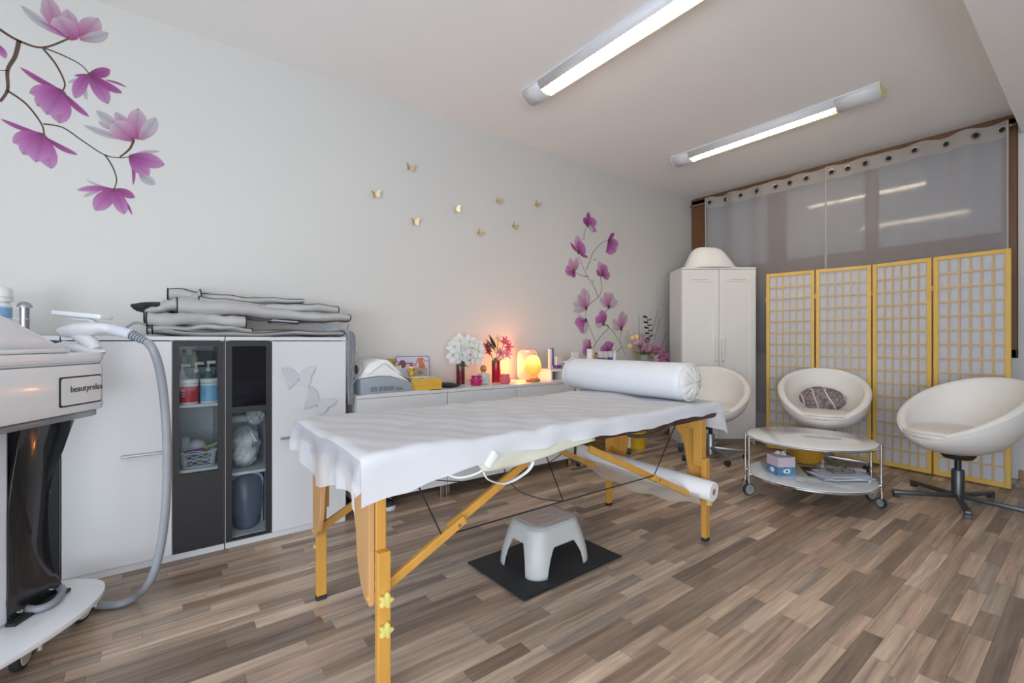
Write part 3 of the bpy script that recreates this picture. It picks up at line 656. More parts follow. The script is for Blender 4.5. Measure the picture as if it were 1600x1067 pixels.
# stone cushion
def stone(u, v):
    a = 2*PI*u; b = PI*(v-.5); k = 1+.05*math.sin(2*a+1)+.03*math.sin(3*a+2*b)
    return Vector((.165*k*math.cos(b)*math.cos(a), .085*math.cos(b)*math.sin(a), .098*k*math.sin(b)))
ms = bpy.data.materials.new('printed_stone'); ms.use_nodes = True
N = ms.node_tree.nodes; L = ms.node_tree.links; tc = N.new('ShaderNodeTexCoord')
nz = N.new('ShaderNodeTexNoise'); nz.inputs['Scale'].default_value = 55; nz.inputs['Detail'].default_value = 6; L.new(tc.outputs['Object'], nz.inputs['Vector'])
ra = N.new('ShaderNodeValToRGB'); ra.color_ramp.elements[0].position = .35; ra.color_ramp.elements[0].color = (.09, .07, .075, 1); ra.color_ramp.elements[1].position = .68; ra.color_ramp.elements[1].color = (.36, .29, .30, 1); L.new(nz.outputs['Fac'], ra.inputs[0])
wv = N.new('ShaderNodeTexWave'); wv.wave_type = 'BANDS'; wv.bands_direction = 'X'; wv.inputs['Scale'].default_value = 3.2; wv.inputs['Distortion'].default_value = 3.0; wv.inputs['Detail'].default_value = 2; wv.inputs['Detail Scale'].default_value = 1.2
mpw = N.new('ShaderNodeMapping'); mpw.inputs['Rotation'].default_value = (0, .5, 0); L.new(tc.outputs['Object'], mpw.inputs[0]); L.new(mpw.outputs[0], wv.inputs['Vector'])
rw = N.new('ShaderNodeValToRGB'); rw.color_ramp.elements[0].position = .965; rw.color_ramp.elements[1].position = .992; L.new(wv.outputs['Fac'], rw.inputs[0])
mx = N.new('ShaderNodeMix'); mx.data_type = 'RGBA'; mx.inputs[7].default_value = (.62, .58, .58, 1); L.new(rw.outputs[0], mx.inputs[0]); L.new(ra.outputs[0], mx.inputs[6])
L.new(mx.outputs[2], N['Principled BSDF'].inputs['Base Color']); N['Principled BSDF'].inputs['Roughness'].default_value = .85
tag(MB().grid(stone, 40, 24).build('stone_cushion', ms, None, 'all', (4.550, 1.53, .585), (R(-18), R(4), R(200+90))), 'grey pebble-shaped cushion printed like veined stone on the chair', 'cushion')

# ================================================================= round coffee table on wheels
CT = (3.575, 1.283); CTZ = .42; CR = .383
ct = thing('coffee_table', 'round white glass coffee table with chrome frame, shelf and wheels', 'coffee table', (*CT, 0))
OPAL = mat('white_glass', (.80, .83, .86), .08, spec=.7, coat=.4)
MB().lathe([(CR-.012, CTZ-.012), (CR-.004, CTZ-.009), (CR-.003, CTZ-.003), (CR-.010, CTZ)], 64).build('glass_top', OPAL, ct, True)
MB().lathe([(CR-.012, .150), (CR-.004, .153), (CR-.004, .158), (CR-.012, .160)], 64).build('glass_shelf', OPAL, ct, True)
def ring(z, r): return [(r*math.cos(2*PI*k/64), r*math.sin(2*PI*k/64), z) for k in range(65)]
MB().tube(ring(CTZ-.016, CR), .008, 8, False).build('top_ring', CHROME, ct, True); MB().tube(ring(.147, CR), .008, 8, False).build('shelf_ring', CHROME, ct, True)
la = [math.atan2(1.498-CT[1], 3.356-CT[0]), math.atan2(.942-CT[1], 3.713-CT[0])]; la += [la[0]+PI, la[1]+PI]
for k, a in enumerate(la):
    c, s = math.cos(a), math.sin(a); r = CR+.012
    g = MB().cyl((c*r, s*r, .09 if k % 2 == 0 else .06), (c*r, s*r, CTZ-.012), .009).build('leg', CHROME, ct, True)
    MB().cyl((c*(r-.004), s*(r-.004), CTZ-.035), (c*(r-.03), s*(r-.03), CTZ-.035), .006).build('bolt', CHROME, g, True)
    rw_ = .041 if k % 2 == 0 else .032; wz = R(98) if k % 2 == 0 else R(20)
    M = Matrix.Translation((c*r, s*r, rw_)) @ Matrix.Rotation(CAMDIR-la[0]*0+(R(100) if k % 2 == 0 else R(10)), 4, 'Z') @ Matrix.Rotation(PI/2, 4, 'X')
    w_ = MB().lathe([(rw_-.006, -.011), (rw_, -.009), (rw_, .009), (rw_-.006, .011)], 28, M=M).build('wheel', RUBBER, g, True)
    MB().lathe([(.004, -.0125), (rw_-.007, -.0125), (rw_-.007, .0125), (.004, .0125)], 26, M=M).build('wheel_disc', mat('grey_wheel_disc', (.30, .33, .32), .4), w_, True)
    MB().bar((c*r, s*r, rw_*.9), (c*r, s*r, .10), .012, .03, .003, up=(s, -c, 0)).build('fork', CHROME, g)
# things on the shelf
SHZ = .1605
p = onz(1230, 744, SHZ)
tb = thing('tissue_box', 'pink and blue tissue box on the coffee table shelf', 'tissue box', (p.x+.045, p.y+.06, SHZ), R(-32))
MB().box(-.062, .062, -.062, .062, 0, .058).build('lower_band', mat('blue_print_box', (.10, .25, .42), .5, var=.9, scale=40), tb); MB().box(-.0615, .0615, -.0615, .0615, .0575, .125, .001).build('upper_band', mat('pale_pink_card', (.62, .50, .58), .55), tb)
MB().prism([(.026*math.cos(2*PI*k/24), .016*math.sin(2*PI*k/24)) for k in range(24)], .0008, M=Matrix.Translation((0, -.0623, .03)) @ FACE_NY).build('emblem', WTXT, tb)
MB().prism(rrect(.016, .014, .004, 3), .0008, M=Matrix.Translation((0, -.0630, .03)) @ FACE_NY).build('emblem_mark', mat('navy_print', (.03, .06, .2), .5), tb)
MB().prism([(.022*math.cos(2*PI*k/24), .016*math.sin(2*PI*k/24)) for k in range(24)], .0008, M=Matrix.Translation((-.0623, 0, .03)) @ Matrix.Rotation(-PI/2, 4, 'Z') @ FACE_NY).build('emblem', WTXT, tb)
MB().grid(lambda u, v: (.05*(u-.5)*(1+.5*v)+.01*math.sin(9*v), .03*math.sin(4*u+3*v)*.5, .120+.035*v+.006*math.sin(14*u)), 14, 6).build('tissue', mat('tissue_paper', (.80, .79, .78), .9, transl=.3), tb, 'all')
# mustard woven basket behind
p = onz(1257, 728, SHZ); yb = thing('woven_basket', 'round mustard yellow woven basket behind the tissue box on the shelf', 'basket', (p.x+.12, p.y+.03, SHZ))
MUST = mat('mustard_weave', (.50, .27, .02), .75, var=.3, scale=60, bump=.3)
MB().lathe([(.060, 0), (.092, .02), (.108, .06), (.104, .10), (.090, .125), (.086, .122), (.098, .098), (.102, .06), (.088, .024), (.001, .01)], 36, caps=False).build('body', MUST, yb, True)
m = MB()
for k in range(7): 
    z = .012+.016*k; r = .062+.046*math.sin(min(1, z/.07)*PI/2)-(0 if z < .075 else (z-.075)*.35); m.tube([((r+.003+.0022*math.sin(26*2*PI*i/104+PI*k))*math.cos(2*PI*i/104), (r+.003+.0022*math.sin(26*2*PI*i/104+PI*k))*math.sin(2*PI*i/104), z) for i in range(105)], .0065, 5, False)
m.build('woven_coil', MUST, yb, True)
# papers, folder, calculator, glasses
PAP = mat('white_paper', (.72, .73, .76), .8, var=.03); PAPB = mat('bluish_print_paper', (.42, .50, .66), .7, var=.35, scale=30); PAPG = mat('grey_print_paper', (.50, .50, .53), .8, var=.3, scale=45)
pb = onz(1312, 748, SHZ); bx, by = pb.x+.03, pb.y+.02; zz = SHZ
def sheet_thing(dx, dy, sx, sy, h, rot, m_, label, cat='paper', group='papers on the coffee table shelf', name='paper_stack'):
    global zz
    o = tag(MB().box(-sx/2, sx/2, -sy/2, sy/2, 0, h, min(.0015, h*.3)).build(name, m_, None, False, (bx+dx, by+dy, zz), (0, 0, rot)), label, cat, group); zz += h+.0004; return o
sheet_thing(.06, .06, .24, .32, .006, R(32), BLACK, 'thin black folder at the bottom of the shelf papers', 'folder', None, 'folder')
sheet_thing(0, 0, .21, .30, .008, R(50), PAPG, 'grey printed magazine lying on the black folder')
sheet_thing(.0, -.02, .21, .29, .006, R(62), PAP, 'white printed leaflets lying on the grey magazine')
sheet_thing(.04, -.03, .20, .28, .004, R(38), PAPB, 'bluish brochure just below the top sheet')
sheet_thing(.02, -.01, .20, .27, .004, R(54), PAP, 'white top sheet of the pile under the calculator')
cl = thing('calculator', 'small grey desk calculator lying on the papers', 'calculator', (bx+.045, by-.005, zz+.0), R(-38))
MB().box(-.075, .075, -.045, .045, .002, .014, .004).build('body', mat('calculator_grey', (.16, .165, .15), .4), cl, True)
MB().box(-.066, -.024, -.034, .034, .0140, .0152, .001).build('display', mat('lcd', (.30, .33, .25), .2), cl)
kb = MB().box(-.016, -.0155, -.001, .001, .014, .0141); kb.bm.free()
for i in range(6):
    for j in range(4): MB().box(-.014+i*.0145, -.003+i*.0145, -.034+j*.0175, -.021+j*.0175, .014, .0168, .001).build('key', mat('pale_key', (.42, .43, .40), .5) if (i+j) % 5 else BLACK, cl)
gl = thing('eyeglass_case', 'clear plastic glasses case at the far end of the papers', 'case', (bx+.20, by-.05, SHZ+.0082), R(-45))
MB().box(-.05, .05, -.03, .03, 0, .030, .010, 3).build('case_body', CLEARP, gl, True); MB().tube([(x*.9, y*.9, .016) for x, y in rrect(.10, .06, .012)+[(.05, .018)]], .002, 6, False).build('case_band', GREYP, gl, True)
MB().box(bx+.1-CT[0]-.0, bx+.1-CT[0]+.01, 0, .01, 0, .001).bm.free()

# ================================================================= massage table
TX0, TX1, TY0, TY1, TZ = .445, 2.425, 1.285, 2.085, .752
mt = thing('massage_table', 'folding wooden massage table with brown padded top and cable braces', 'massage table', (1.43, 1.68, 0))
O = Vector((1.43, 1.68, 0))
MB().box(TX0+.02-O.x, -.004, TY0+.02-O.y, TY1-.02-O.y, .665, .742, .022, 3).build('pad', SUEDE, mt, True); MB().box(.004, TX1-.02-O.x, TY0+.02-O.y, TY1-.02-O.y, .665, .742, .022, 3).build('pad', SUEDE, mt, True)
for s in (-1, 1):
    x0, x1 = (TX0+.03-O.x, -.004) if s < 0 else (.004, TX1-.03-O.x)
    MB().box(x0, x1, TY0+.14-O.y, TY0+.16-O.y, .63, .665, .003).box(x0, x1, TY1-.16-O.y, TY1-.14-O.y, .63, .665, .003).box(x0+.06, x0+.08, TY0+.16-O.y, TY1-.16-O.y, .63, .665).box(x1-.08, x1-.06, TY0+.16-O.y, TY1-.16-O.y, .63, .665).box(x0+.02, x1-.02, TY0+.16-O.y, TY1-.16-O.y, .655, .664).build('wood_frame', mat('dark_frame_vinyl', (.05, .028, .022), .5), mt)
def table_leg(x, y, sx, sy):
    """sx: +1 leg stands at the far (window) end; sy: direction along y that points inward"""
    x -= O.x; y -= O.y; t = .020
    # flared gusset board in the yz plane
    g = [(0, .655), (.300, .655), (.296, .632), (.235, .612), (.175, .580), (.138, .535), (.120, .48), (.112, .42), (.100, .37), (.075, .32), (.040, .288), (0, .280)]
    M = Matrix(((0, 0, 1, x+(-t if sx < 0 else .002+.034)), (sy, 0, 0, y-.022*sy), (0, 1, 0, 0), (0, 0, 0, 1)))
    MB().prism([(a, b) for a, b in g], t-.002, M=M, bev=.002).build('gusset_board', BEECHL if sx < 0 else BEECH, mt)
    post = MB().box(x, x+.034, y-.024, y+.024, .40, .655, .003).build('upper_leg', BEECH, mt)
    y2 = y-.018*sy
    lo = MB().box(x+.0005, x+.0335, y-.024 if sy < 0 else y-.0465, (y+.0465) if sy < 0 else y+.024, .40, .43, .002)
    lo.bm.free()
    low = MB().box(x-.003, x+.037, y-.052*(sy > 0)+.024*(sy < 0)+.0005*sy*-1, y-.024*(sy > 0)+.052*(sy < 0), .018, .445, .003).build('lower_leg', BEECH, mt)
    ye = y-.052*sy-.0004*sy
    for k in range(9):
        z = .07+.037*k
        if k in (6,): continue
        MB().cyl((x+.017, ye, z), (x+.017, ye+.002*sy, z), .0048, n=10).build('peg_hole', mat('hole_shadow', (.03, .015, .005), .9), low)
    MB().box(x-.004, x+.038, y-.053*(sy > 0)+.023*(sy < 0), y-.023*(sy > 0)+.053*(sy < 0), 0, .018, .003).build('rubber_foot', RUBBER, mt)
    for z in (.215, .305):
        n = 10; star = []
        for i in range(40):
            a = 2*PI*i/40; rr = .0195+.0042*math.cos(5*a); star.append((rr*math.cos(a), rr*math.sin(a)))
        M = Matrix.Translation((x+.017, ye-.001*sy, z)) @ (FACE_NY if sy > 0 else Matrix.Rotation(PI, 4, 'Z') @ FACE_NY)
        MB().prism(star, .018, M=M, bev=.004).build('star_knob', mat('pale_yellow_knob', (.66, .58, .16), .35), mt, True)
LY0, LY1 = 1.385, 1.985
for x, sx in ((.520, -1), (2.335, 1)):
    table_leg(x, LY0, sx, 1); table_leg(x, LY1, sx, -1)
    MB().box(x+.002-O.x, x+.032-O.x, LY0+.025-O.y, LY1-.025-O.y, .60, .654, .003).build('cross_rail', BEECH, mt)
for y in (LY0+.008, LY1-.008):
    for a, b in (((.50, .292), (1.17, .628)), ((2.375, .205), (1.49, .612))):
        d = Vector((b[0]-a[0], 0, b[1]-a[1])); p = Vector((a[0]-O.x, y-.020 if y < 1.6 else y+.020, a[1])); p.y -= O.y; q = p+d; mid = p.lerp(q, .47)
        MB().bar(p, mid+d*.04, .018, .030, .003).build('brace', BEECH, mt); 
        p2 = mid-d*.04+Vector((0, .019 if y < 1.6 else -.019, 0)); MB().bar(p2, q+Vector((0, .019 if y < 1.6 else -.019, 0)), .018, .030, .003).build('brace', BEECH, mt)
        MB().cyl(mid+Vector((0, -.014 if y < 1.6 else -.034, .0)), mid+Vector((0, .034 if y < 1.6 else .014, 0)), .006).build('brace_bolt', CHROME, mt, True)
CAB = mat('black_cable', (.015, .013, .012), .5)
def wire(n, pts, r=.0028): return MB().tube([Vector(p)-O for p in pts], r, 6).build(n, CAB, mt, True)
ya = LY0-.012
bL = ony(691, 838, ya); bR = ony(1022, 743, ya); kn = ony(880, 783, ya+.06)
for (pt, nm) in ((ony(655, 762, ya), 'l'), ): wire('cable', [pt, bL])
wire('cable', [ony(1057, 660, ya+.02), bR]); wire('cable', [bL, kn, bR], .0026)
wire('cable', [(1.43, 1.68, .66), kn]); wire('cable', [(1.20, 1.70, .62), ony(800, 757, 1.60), ony(840, 778, 1.52), kn], .0024)
yb_ = LY1+.012; wire('cable', [(.72, yb_, .665), (.82, yb_, .47)]); wire('cable', [(2.12, yb_, .665), (1.93, yb_, .42)]); wire('cable', [(.82, yb_, .47), (1.43, yb_-.1, .36), (1.93, yb_, .42)], .0026)
MB().tube([Vector(p)-O for p in (ony(975, 672, TY0+.01), ony(990, 682, TY0-.005), ony(1030, 676, TY0-.005), ony(1048, 660, TY0+.01))], .012, 8, flat=.6).build('carry_handle', SUEDE, mt, True)

# ---- disposable sheet draped over the table
def fold(s, L, r):
    """distance along the cloth -> (position across, drop)"""
    if s < 0:
        q = -s
        if q < r*PI/2: a = q/r; return (r*(1-math.sin(a))-r*1.0+0, r*(1-math.cos(a)))
        return (-r, r+(q-r*PI/2))
    if s > L:
        o, d = fold(L-s, L, r); return (L-o, d)
    return (s, 0)
def fold2(s, L, r):
    o, d = fold(s-r if s < L/2 else s+r, L, r)
    return o, d
SL, SWd = TX1-TX0, TY1-TY0
def cloth(s, v):
    r = .022
    if s < r: ox, dx = fold(s-r, 9, r); ox += r
    elif s > SL-r: ox, dx = fold(SL-r-s, 9, r); ox = SL-r-ox
    else: ox, dx = s, 0
    if v < r: oy, dy = fold(v-r, 9, r); oy += r
    elif v > SWd-r: oy, dy = fold(SWd-r-v, 9, r); oy = SWd-r-oy
    else: oy, dy = v, 0
    X, Y = TX0+ox, TY0+oy; z = TZ+.006-max(dx, dy)-.25*min(dx, dy)
    # gentle rumples on top, raised head end
    z += .005*math.sin(X*9+Y*4)*math.sin(Y*7+1)+.0032*math.sin(X*23-Y*15+2*math.sin(X*5))+.0016*math.sin(X*47+Y*31)+.010*max(0, (X-1.5)/.9)*max(0, (Y-1.6)/.45)
    hx, hy = max(0, dx-r), max(0, dy-r)
    if hx > 0:
        sg = -1 if s < SL/2 else 1
        X += sg*(.004+.012*math.sin(Y*31+1.3*math.sin(Y*9)))*min(1, hx/.06)+sg*.02*hx
        Y += .010*math.sin(Y*40+hx*20)*min(1, hx/.05)
    if hy > 0:
        sg = -1 if v < SWd/2 else 1
        Y += sg*(.006+.008*math.sin(X*19+1.7*math.sin(X*5)))*min(1, hy/.05)
    return Vector((X, Y, z))
def near_drop(x):   # how far the cloth hangs over the near long side
    pts = [(.44, .130), (.60, .125), (.70, .100), (.84, .070), (.98, .056), (1.15, .058), (1.4, .060), (1.8, .062), (2.1, .050), (2.43, .045)]
    for (a, p), (b, q) in zip(pts, pts[1:]):
        if x <= b: return p+(q-p)*max(0, (x-a))/(b-a)
    return .05
sh = thing('disposable_sheet', 'thin white disposable nonwoven sheet covering the massage table', 'sheet', (TX0, TY0, TZ))
hl, hr, hf = .140, .155, .06
def body(u, v):
    s = SL*u; nd = near_drop(TX0+s); vv = -nd+(SWd+nd+hf)*v
    return cloth(s, vv)-Vector((TX0, TY0, TZ))
MB().grid(body, 96, 60).build('cover', SHEET, sh, 'all')
MB().grid(lambda u, v: cloth(-hl*(1-.18*math.sin(v*9)+.25*max(0, .25-v)*2)*u, -.085*1+(SWd+.085+hf)*v)-Vector((TX0, TY0, TZ)), 14, 70).build('end_overhang', SHEETH, sh, 'all')
MB().grid(lambda u, v: cloth(SL+hr*(1-.12*math.sin(v*7))*u, -near_drop(2.42)+(SWd+near_drop(2.42)+hf)*v)-Vector((TX0, TY0, TZ)), 14, 50).build('end_overhang', SHEETH, sh, 'all')
# faint stain
MB().grid(lambda u, v: Vector(cloth(.36+.10*math.cos(2*PI*u)*v, .33+.055*math.sin(2*PI*u)*v))-Vector((TX0, TY0, TZ-.0006)), 20, 3).build('stain', mat('faint_stain', (.74, .70, .68), .9, trans=.82), sh, 'all')
p = cloth(.44, .30); MB().ball(p-Vector((TX0, TY0, TZ-.0004)), .004, .004, .001, 8, 6).build('orange_speck', mat('orange_speck', (.7, .35, .18), .8), sh)
MB().tube([cloth(.26+.02*k, .335+.004*math.sin(k))-Vector((TX0, TY0, TZ-.001)) for k in range(5)], .0012, 5).build('crease', mat('crease_tan', (.55, .50, .44), .9), sh)

# ---- cream heating pad hanging out under the sheet, with hand control
hp = thing('heating_pad', 'cream heating pad hanging from under the sheet with white hand control', 'heating pad', (1.15, TY0-.012, .665))
HO = Vector((1.15, TY0-.012, .665)); YP = TY0+.006
def pq(px, py): return ony(px, py, YP)-HO
top = [(735, 712), (790, 704), (850, 694), (905, 683), (925, 680)]; bot = [(738, 720), (752, 735), (800, 728), (860, 708), (925, 687)]
def lerpl(P, u):
    k = u*(len(P)-1); i = min(int(k), len(P)-2); f = k-i; return (P[i][0]*(1-f)+P[i+1][0]*f, P[i][1]*(1-f)+P[i+1][1]*f)
def padf(u, v):
    a = pq(*lerpl(top, u)); b = pq(*lerpl(bot, u)); a.z += .018; q = a.lerp(b, v); q.y += .004*math.sin(u*16)*v+.006*(1-v)-.016*v; return q
o = MB().grid(padf, 30, 6).build('pad_cloth', CREAM, hp, 'all'); solidify(o, .006)
a = pq(772, 706); b = pq(756, 727); a.y -= .012; b.y -= .012
MB().bar(a, b, .030, .018, .006, up=(0, 1, 0)).build('hand_control', WPLAST, hp, True)
def off(p, d): p.y += d; return p
MB().tube([b, off(pq(745, 737), -.012), off(pq(720, 745), -.008), off(pq(702, 742), .0), off(pq(690, 728), .015)], .0040, 8).build('cord', WPLAST, hp, True)
MB().tube([off(pq(752, 735), -.010), off(pq(760, 748), -.012), off(pq(785, 754), -.012), off(pq(812, 742), -.010), off(pq(828, 727), -.008), off(pq(836, 708), .012)], .008, 8, flat=.35).build('strap', WPLAST, hp, True)

# ---- bolster
bo = thing('bolster', 'white leatherette bolster lying across the head of the massage table', 'bolster', (2.235, 1.80, TZ+.012))
BR = .104; L2 = .43
def bol(u, v):
    a = 2*PI*v; y = -L2+2*L2*u; e = 1
    if u < .03: e = .93+.07*u/.03
    if u > .97: e = .93+.07*(1-u)/.03
    k = e*(1+.006*math.sin(u*19+2*a)); return Vector((k*BR*math.sin(a)*1.03, y, BR*.97+k*BR*.97*math.cos(a)))
BOLM = mat('white_leatherette', (.70, .71, .75), .5, var=.015, bump=.05)
MB().grid(bol, 60, 36).build('cover', BOLM, bo, 'all')
for s in (-1, 1):
    def cap(u, v):
        a = 2*PI*u; r = BR*.95*(1-v); k = 1-.03*math.sin(9*a)*math.sin(PI*v)
        return Vector((r*k*math.sin(a), s*(L2+.035*math.sqrt(max(0, 1-(1-v)**2))+.006*math.sin(11*a)*math.sin(PI*v)), BR*.97+r*k*math.cos(a)))
    MB().grid(cap, 44, 8).build('end_cap', mat('grey_leatherette', (.66, .65, .62), .5, bump=.08), bo, 'all')
    MB().tube([Vector((BR*.96*math.sin(2*PI*k/40), s*(L2+.001), BR*.97+BR*.96*math.cos(2*PI*k/40))) for k in range(41)], .004, 6, False).build('piping', BOLM, bo, True)

# ---- paper roll resting on the braces
A = Vector((2.275, 1.255, .302)); B = Vector((2.215, 2.14, .345))
pr = thing('paper_roll', 'long roll of white couch paper resting on the table braces', 'paper roll', A)
d = (B-A); M = d.to_track_quat('Z', 'Y').to_matrix().to_4x4()
MB().lathe([(.016, 0), (.049, 0), (.051, .003), (.051, d.length-.003), (.049, d.length), (.016, d.length), (.016, 0)], 36, M=M, caps=False).build('roll', mat('couch_paper', (.80, .79, .79), .85), pr, True)
MB().lathe([(.0165, -.001), (.0165, d.length+.001), (.012, d.length+.001), (.012, -.001), (.0165, -.001)], 24, M=M, caps=False).build('card_core', CARD, pr, True)
MB().grid(lambda u, v: d*(.06+.86*u)+Vector((-.050+.02*v, 0, -.01-.11*v*(.6+.4*math.sin(u*3.1))+.008*math.sin(u*21)*v)), 30, 8).build('loose_tail', mat('thin_tail', (.66, .60, .54), .9, transl=.3, trans=.45), pr, 'all')

# ---- step stool on a black mat
mat_o = thing('floor_mat', 'black rubber floor mat under the massage table', 'mat', (1.51, 1.705, 0), R(1.2))
MB().box(-.315, .325, -.215, .215, .0004, .006, .002).build('mat_sheet', RUBBER, mat_o); MB().box(-.322, .28, -.205, .205, .0062, .010, .0015).build('mat_sheet', RUBBER, mat_o)
st = thing('step_stool', 'small white plastic step stool standing on the black mat', 'stool', (1.50, 1.70, .0102), R(2))
NS = 160
def rr_pt(u, w_, h_, r):
    P = rr_cache(w_, h_, r); k = (u % 1)*len(P); i = int(k) % len(P); f = k-int(k); a, b = P[i], P[(i+1) % len(P)]; return (a[0]*(1-f)+b[0]*f, a[1]*(1-f)+b[1]*f)
_rc = {}
def rr_cache(w_, h_, r):
    k = (round(w_, 4), round(h_, 4), round(r, 4))
    if k not in _rc:
        base = rrect(w_, h_, r, 9); Q = []
        n4 = 10
        for i in range(4):
            Q += base[i*n4:(i+1)*n4]; a = base[(i*n4+n4-1) % 40]; b = base[((i+1)*n4) % 40]
            for j in range(1, 31): f = j/31; Q.append((a[0]*(1-f)+b[0]*f, a[1]*(1-f)+b[1]*f))
        _rc[k] = Q
    return _rc[k]
SHt = .205
def wall(u, t_):
    seg = (u*160) % 40; side = int(u*160)//40
    # seg 0..9 corner, 10..39 straight: arch between the legs
    f = 0
    if seg > 9.5: q = (seg-9.5)/30.5; f = math.sin(PI*q)
    arch = 0 if f <= 0 else (.138 if side % 2 == 1 else .122)*min(1, f*2.0)**.5
    z = arch+(SHt-arch)*t_; k = z/SHt
    w_ = .385-.085*k**1.6; h_ = .300-.075*k**1.6; r = .072
    P = rr_pt(u, w_, h_, r); e = 0
    if seg <= 9.5: e = .004*math.sin(PI*seg/9.5)*(1-k)
    return Vector((P[0]*(1+e), P[1]*(1+e), z))
STP = mat('translucent_white_plastic', (.66, .67, .66), .4, transl=.25)
o = MB().grid(wall, 160, 14).build('shell', STP, st, 'all'); solidify(o, .005, -1)
m = MB()
def topf(u, v):
    a = Vector((*rr_pt(u, .300, .225, .072), SHt)); b = Vector((*rr_pt(u, .290, .215, .070), SHt+.006)); c = Vector((*rr_pt(u, .262, .187, .060), SHt+.0085)); e = Vector((*rr_pt(u, .060, .012, .0055), SHt+.0085)); g = Vector((*rr_pt(u, .060, .012, .0055), SHt))
    P = [a, b, c, e, g]; k = v*4; i = min(int(k), 3); return P[i].lerp(P[i+1], k-i)
MB().grid(topf, 160, 4).build('seat', STP, st, 40)
PADT = mat('beige_grip', (.60, .48, .41), .7, var=.1); m = MB()
for i in range(15):
    for j in range(9):
        x, y = -.112+i*.016, -.072+j*.018
        if abs(y) < .012 and abs(x) < .036: continue
        m.box(x-.0065, x+.0065, y-.0075, y+.0075, SHt+.0085, SHt+.0098)
o = m.build('grip_dots', PADT, st); o['kind'] = 'stuff'

# ================================================================= treatment machine
MO = Vector((-.48, 2.10, 0)); MR = R(60)
mc = thing('beauty_machine', 'white beauty treatment machine on a black column and wheeled base', 'treatment machine', MO, MR)
MI = (Matrix.Translation(MO) @ Matrix.Rotation(MR, 4, 'Z')).inverted()
def wl(p): return MI @ Vector(p)
def smooth_poly(P, n=5):
    Q = []; N_ = len(P)
    for i in range(N_):
        p0, p1, p2, p3 = [Vector(P[(i+k) % N_]) for k in (-1, 0, 1, 2)]
        for k in range(n):
            u = k/n; Q.append(tuple(.5*((2*p1)+(p2-p0)*u+(2*p0-5*p1+4*p2-p3)*u*u+(3*p1-p0-3*p2+p3)*u**3)))
    return Q
plate = smooth_poly([(-.40, .02), (-.20, -.10), (-.02, -.155), (.12, -.178), (.25, -.176), (.37, -.145), (.445, -.085), (.470, .01), (.445, .12), (.30, .20), (-.40, .20)])
MB().prism(plate, .018, M=Matrix.Translation((0, 0, .114)), bev=.003).build('base_plate', GLOSSW, mc, 35)
for i, (x, y, a) in enumerate(((.135, -.055, R(18)), (.395, -.045, R(-5)), (-.30, .05, 0), (.36, .12, 0))):
    c_ = MB().box(x-.03, x+.03, y-.018, y+.018, .085, .114, .006).build('caster_bracket', mat('cream_plastic', (.55, .53, .42), .45), mc)
    M = Matrix.Translation((x, y, .049)) @ Matrix.Rotation(a, 4, 'Z') @ Matrix.Rotation(PI/2, 4, 'X')
    MB().lathe([(.036, -.014), (.047, -.012), (.049, -.006), (.049, .006), (.047, .012), (.036, .014)], 32, M=M).build('tyre', RUBBER, c_, True)
    MB().lathe([(.004, -.0165), (.034, -.016), (.037, -.013), (.037, .013), (.034, .016), (.004, .0165)], 30, M=M).build('wheel_disc', mat('cream_plastic', (.55, .53, .42), .45), c_, True)
    MB().tube([(x+.045, y-.02, .03), (x+.05, y-.018, .07), (x+.03, y-.018, .10)], .006, 6).build('brake_lever', mat('cream_plastic', (.55, .53, .42), .45), c_, True)
# column: curved black side plates with a white front panel between
colp = smooth_poly([(.18, .133), (.372, .133), (.335, .26), (.318, .43), (.332, .56), (.40, .70), (.43, .81), (.235, .81), (.19, .68), (.165, .50), (.165, .30)], 4)
for y in (.005, .125):
    MB().prism(colp, .012, M=Matrix.Translation((0, y+.012, 0)) @ FACE_NY, bev=.001).build('column_side', BLACKG, mc, 30)
MB().box(-.06, .172, .010, .14, .133, .82, .01).build('column_panel', mat('white_gloss_panel', (.72, .75, .82), .2, coat=.4), mc)
MB().box(.24, .31, .018, .124, .133, .82, .004).build('column_core', BLACK, mc)
for x, z in ((.345, .155), (.20, .155)):
    b_ = MB().cyl((x, .005, z), (x, -.004, z), .007).build('screw', CHROME, mc, True)
MB().bar((.15, -.012, .138), (.375, -.012, .138), .03, .010).build('column_foot', BLACK, mc)
# head
def rrx(x0, x1, y0, y1, r): return [((x0+x1)/2+a, (y0+y1)/2+b) for a, b in rrect(x1-x0, y1-y0, r, 8)]
MB().prism(rrx(-.42, .292, -.215, .22, .045), .165, M=Matrix.Translation((0, 0, .838)), bev=.012).build('head_body', GLOSSW, mc, 35)
MB().prism(rrx(-.42, .288, -.210, .216, .043), .010, M=Matrix.Translation((0, 0, 1.0035))).build('seam', mat('seam_grey', (.55, .57, .6), .4), mc, 35)
MB().prism(rrx(-.42, .292, -.215, .22, .045), .034, M=Matrix.Translation((0, 0, 1.008)), bev=.010).build('head_lid', GLOSSW, mc, 35)
MB().prism(rrx(-.42, .300, -.20, .235, .07), .020, M=Matrix.Translation((0, 0, .816)), bev=.004).build('clear_underplate', mat('smoked_acrylic', (.30, .32, .34), .1, trans=.35), mc, 35)
MB().box(-.10, .20, -.06, .16, .80, .818, .004).build('neck_plate', BLACK, mc)
MB().prism([(.245, 1.038), (.215, 1.052), (.0, 1.150), (-.10, 1.185), (-.42, 1.20), (-.42, 1.038)], .33, M=Matrix.Translation((0, .19, 0)) @ FACE_NY, bev=.010).build('console', GLOSSW, mc, 35)
sl = (Vector((.0, 0, 1.150))-Vector((.215, 0, 1.052))).normalized(); nn = Vector((-sl.z, 0, sl.x)); nn = nn if nn.z > 0 else -nn
q0 = Vector((.205, 0, 1.0575))+nn*.001; q1 = Vector((.01, 0, 1.1465))+nn*.001
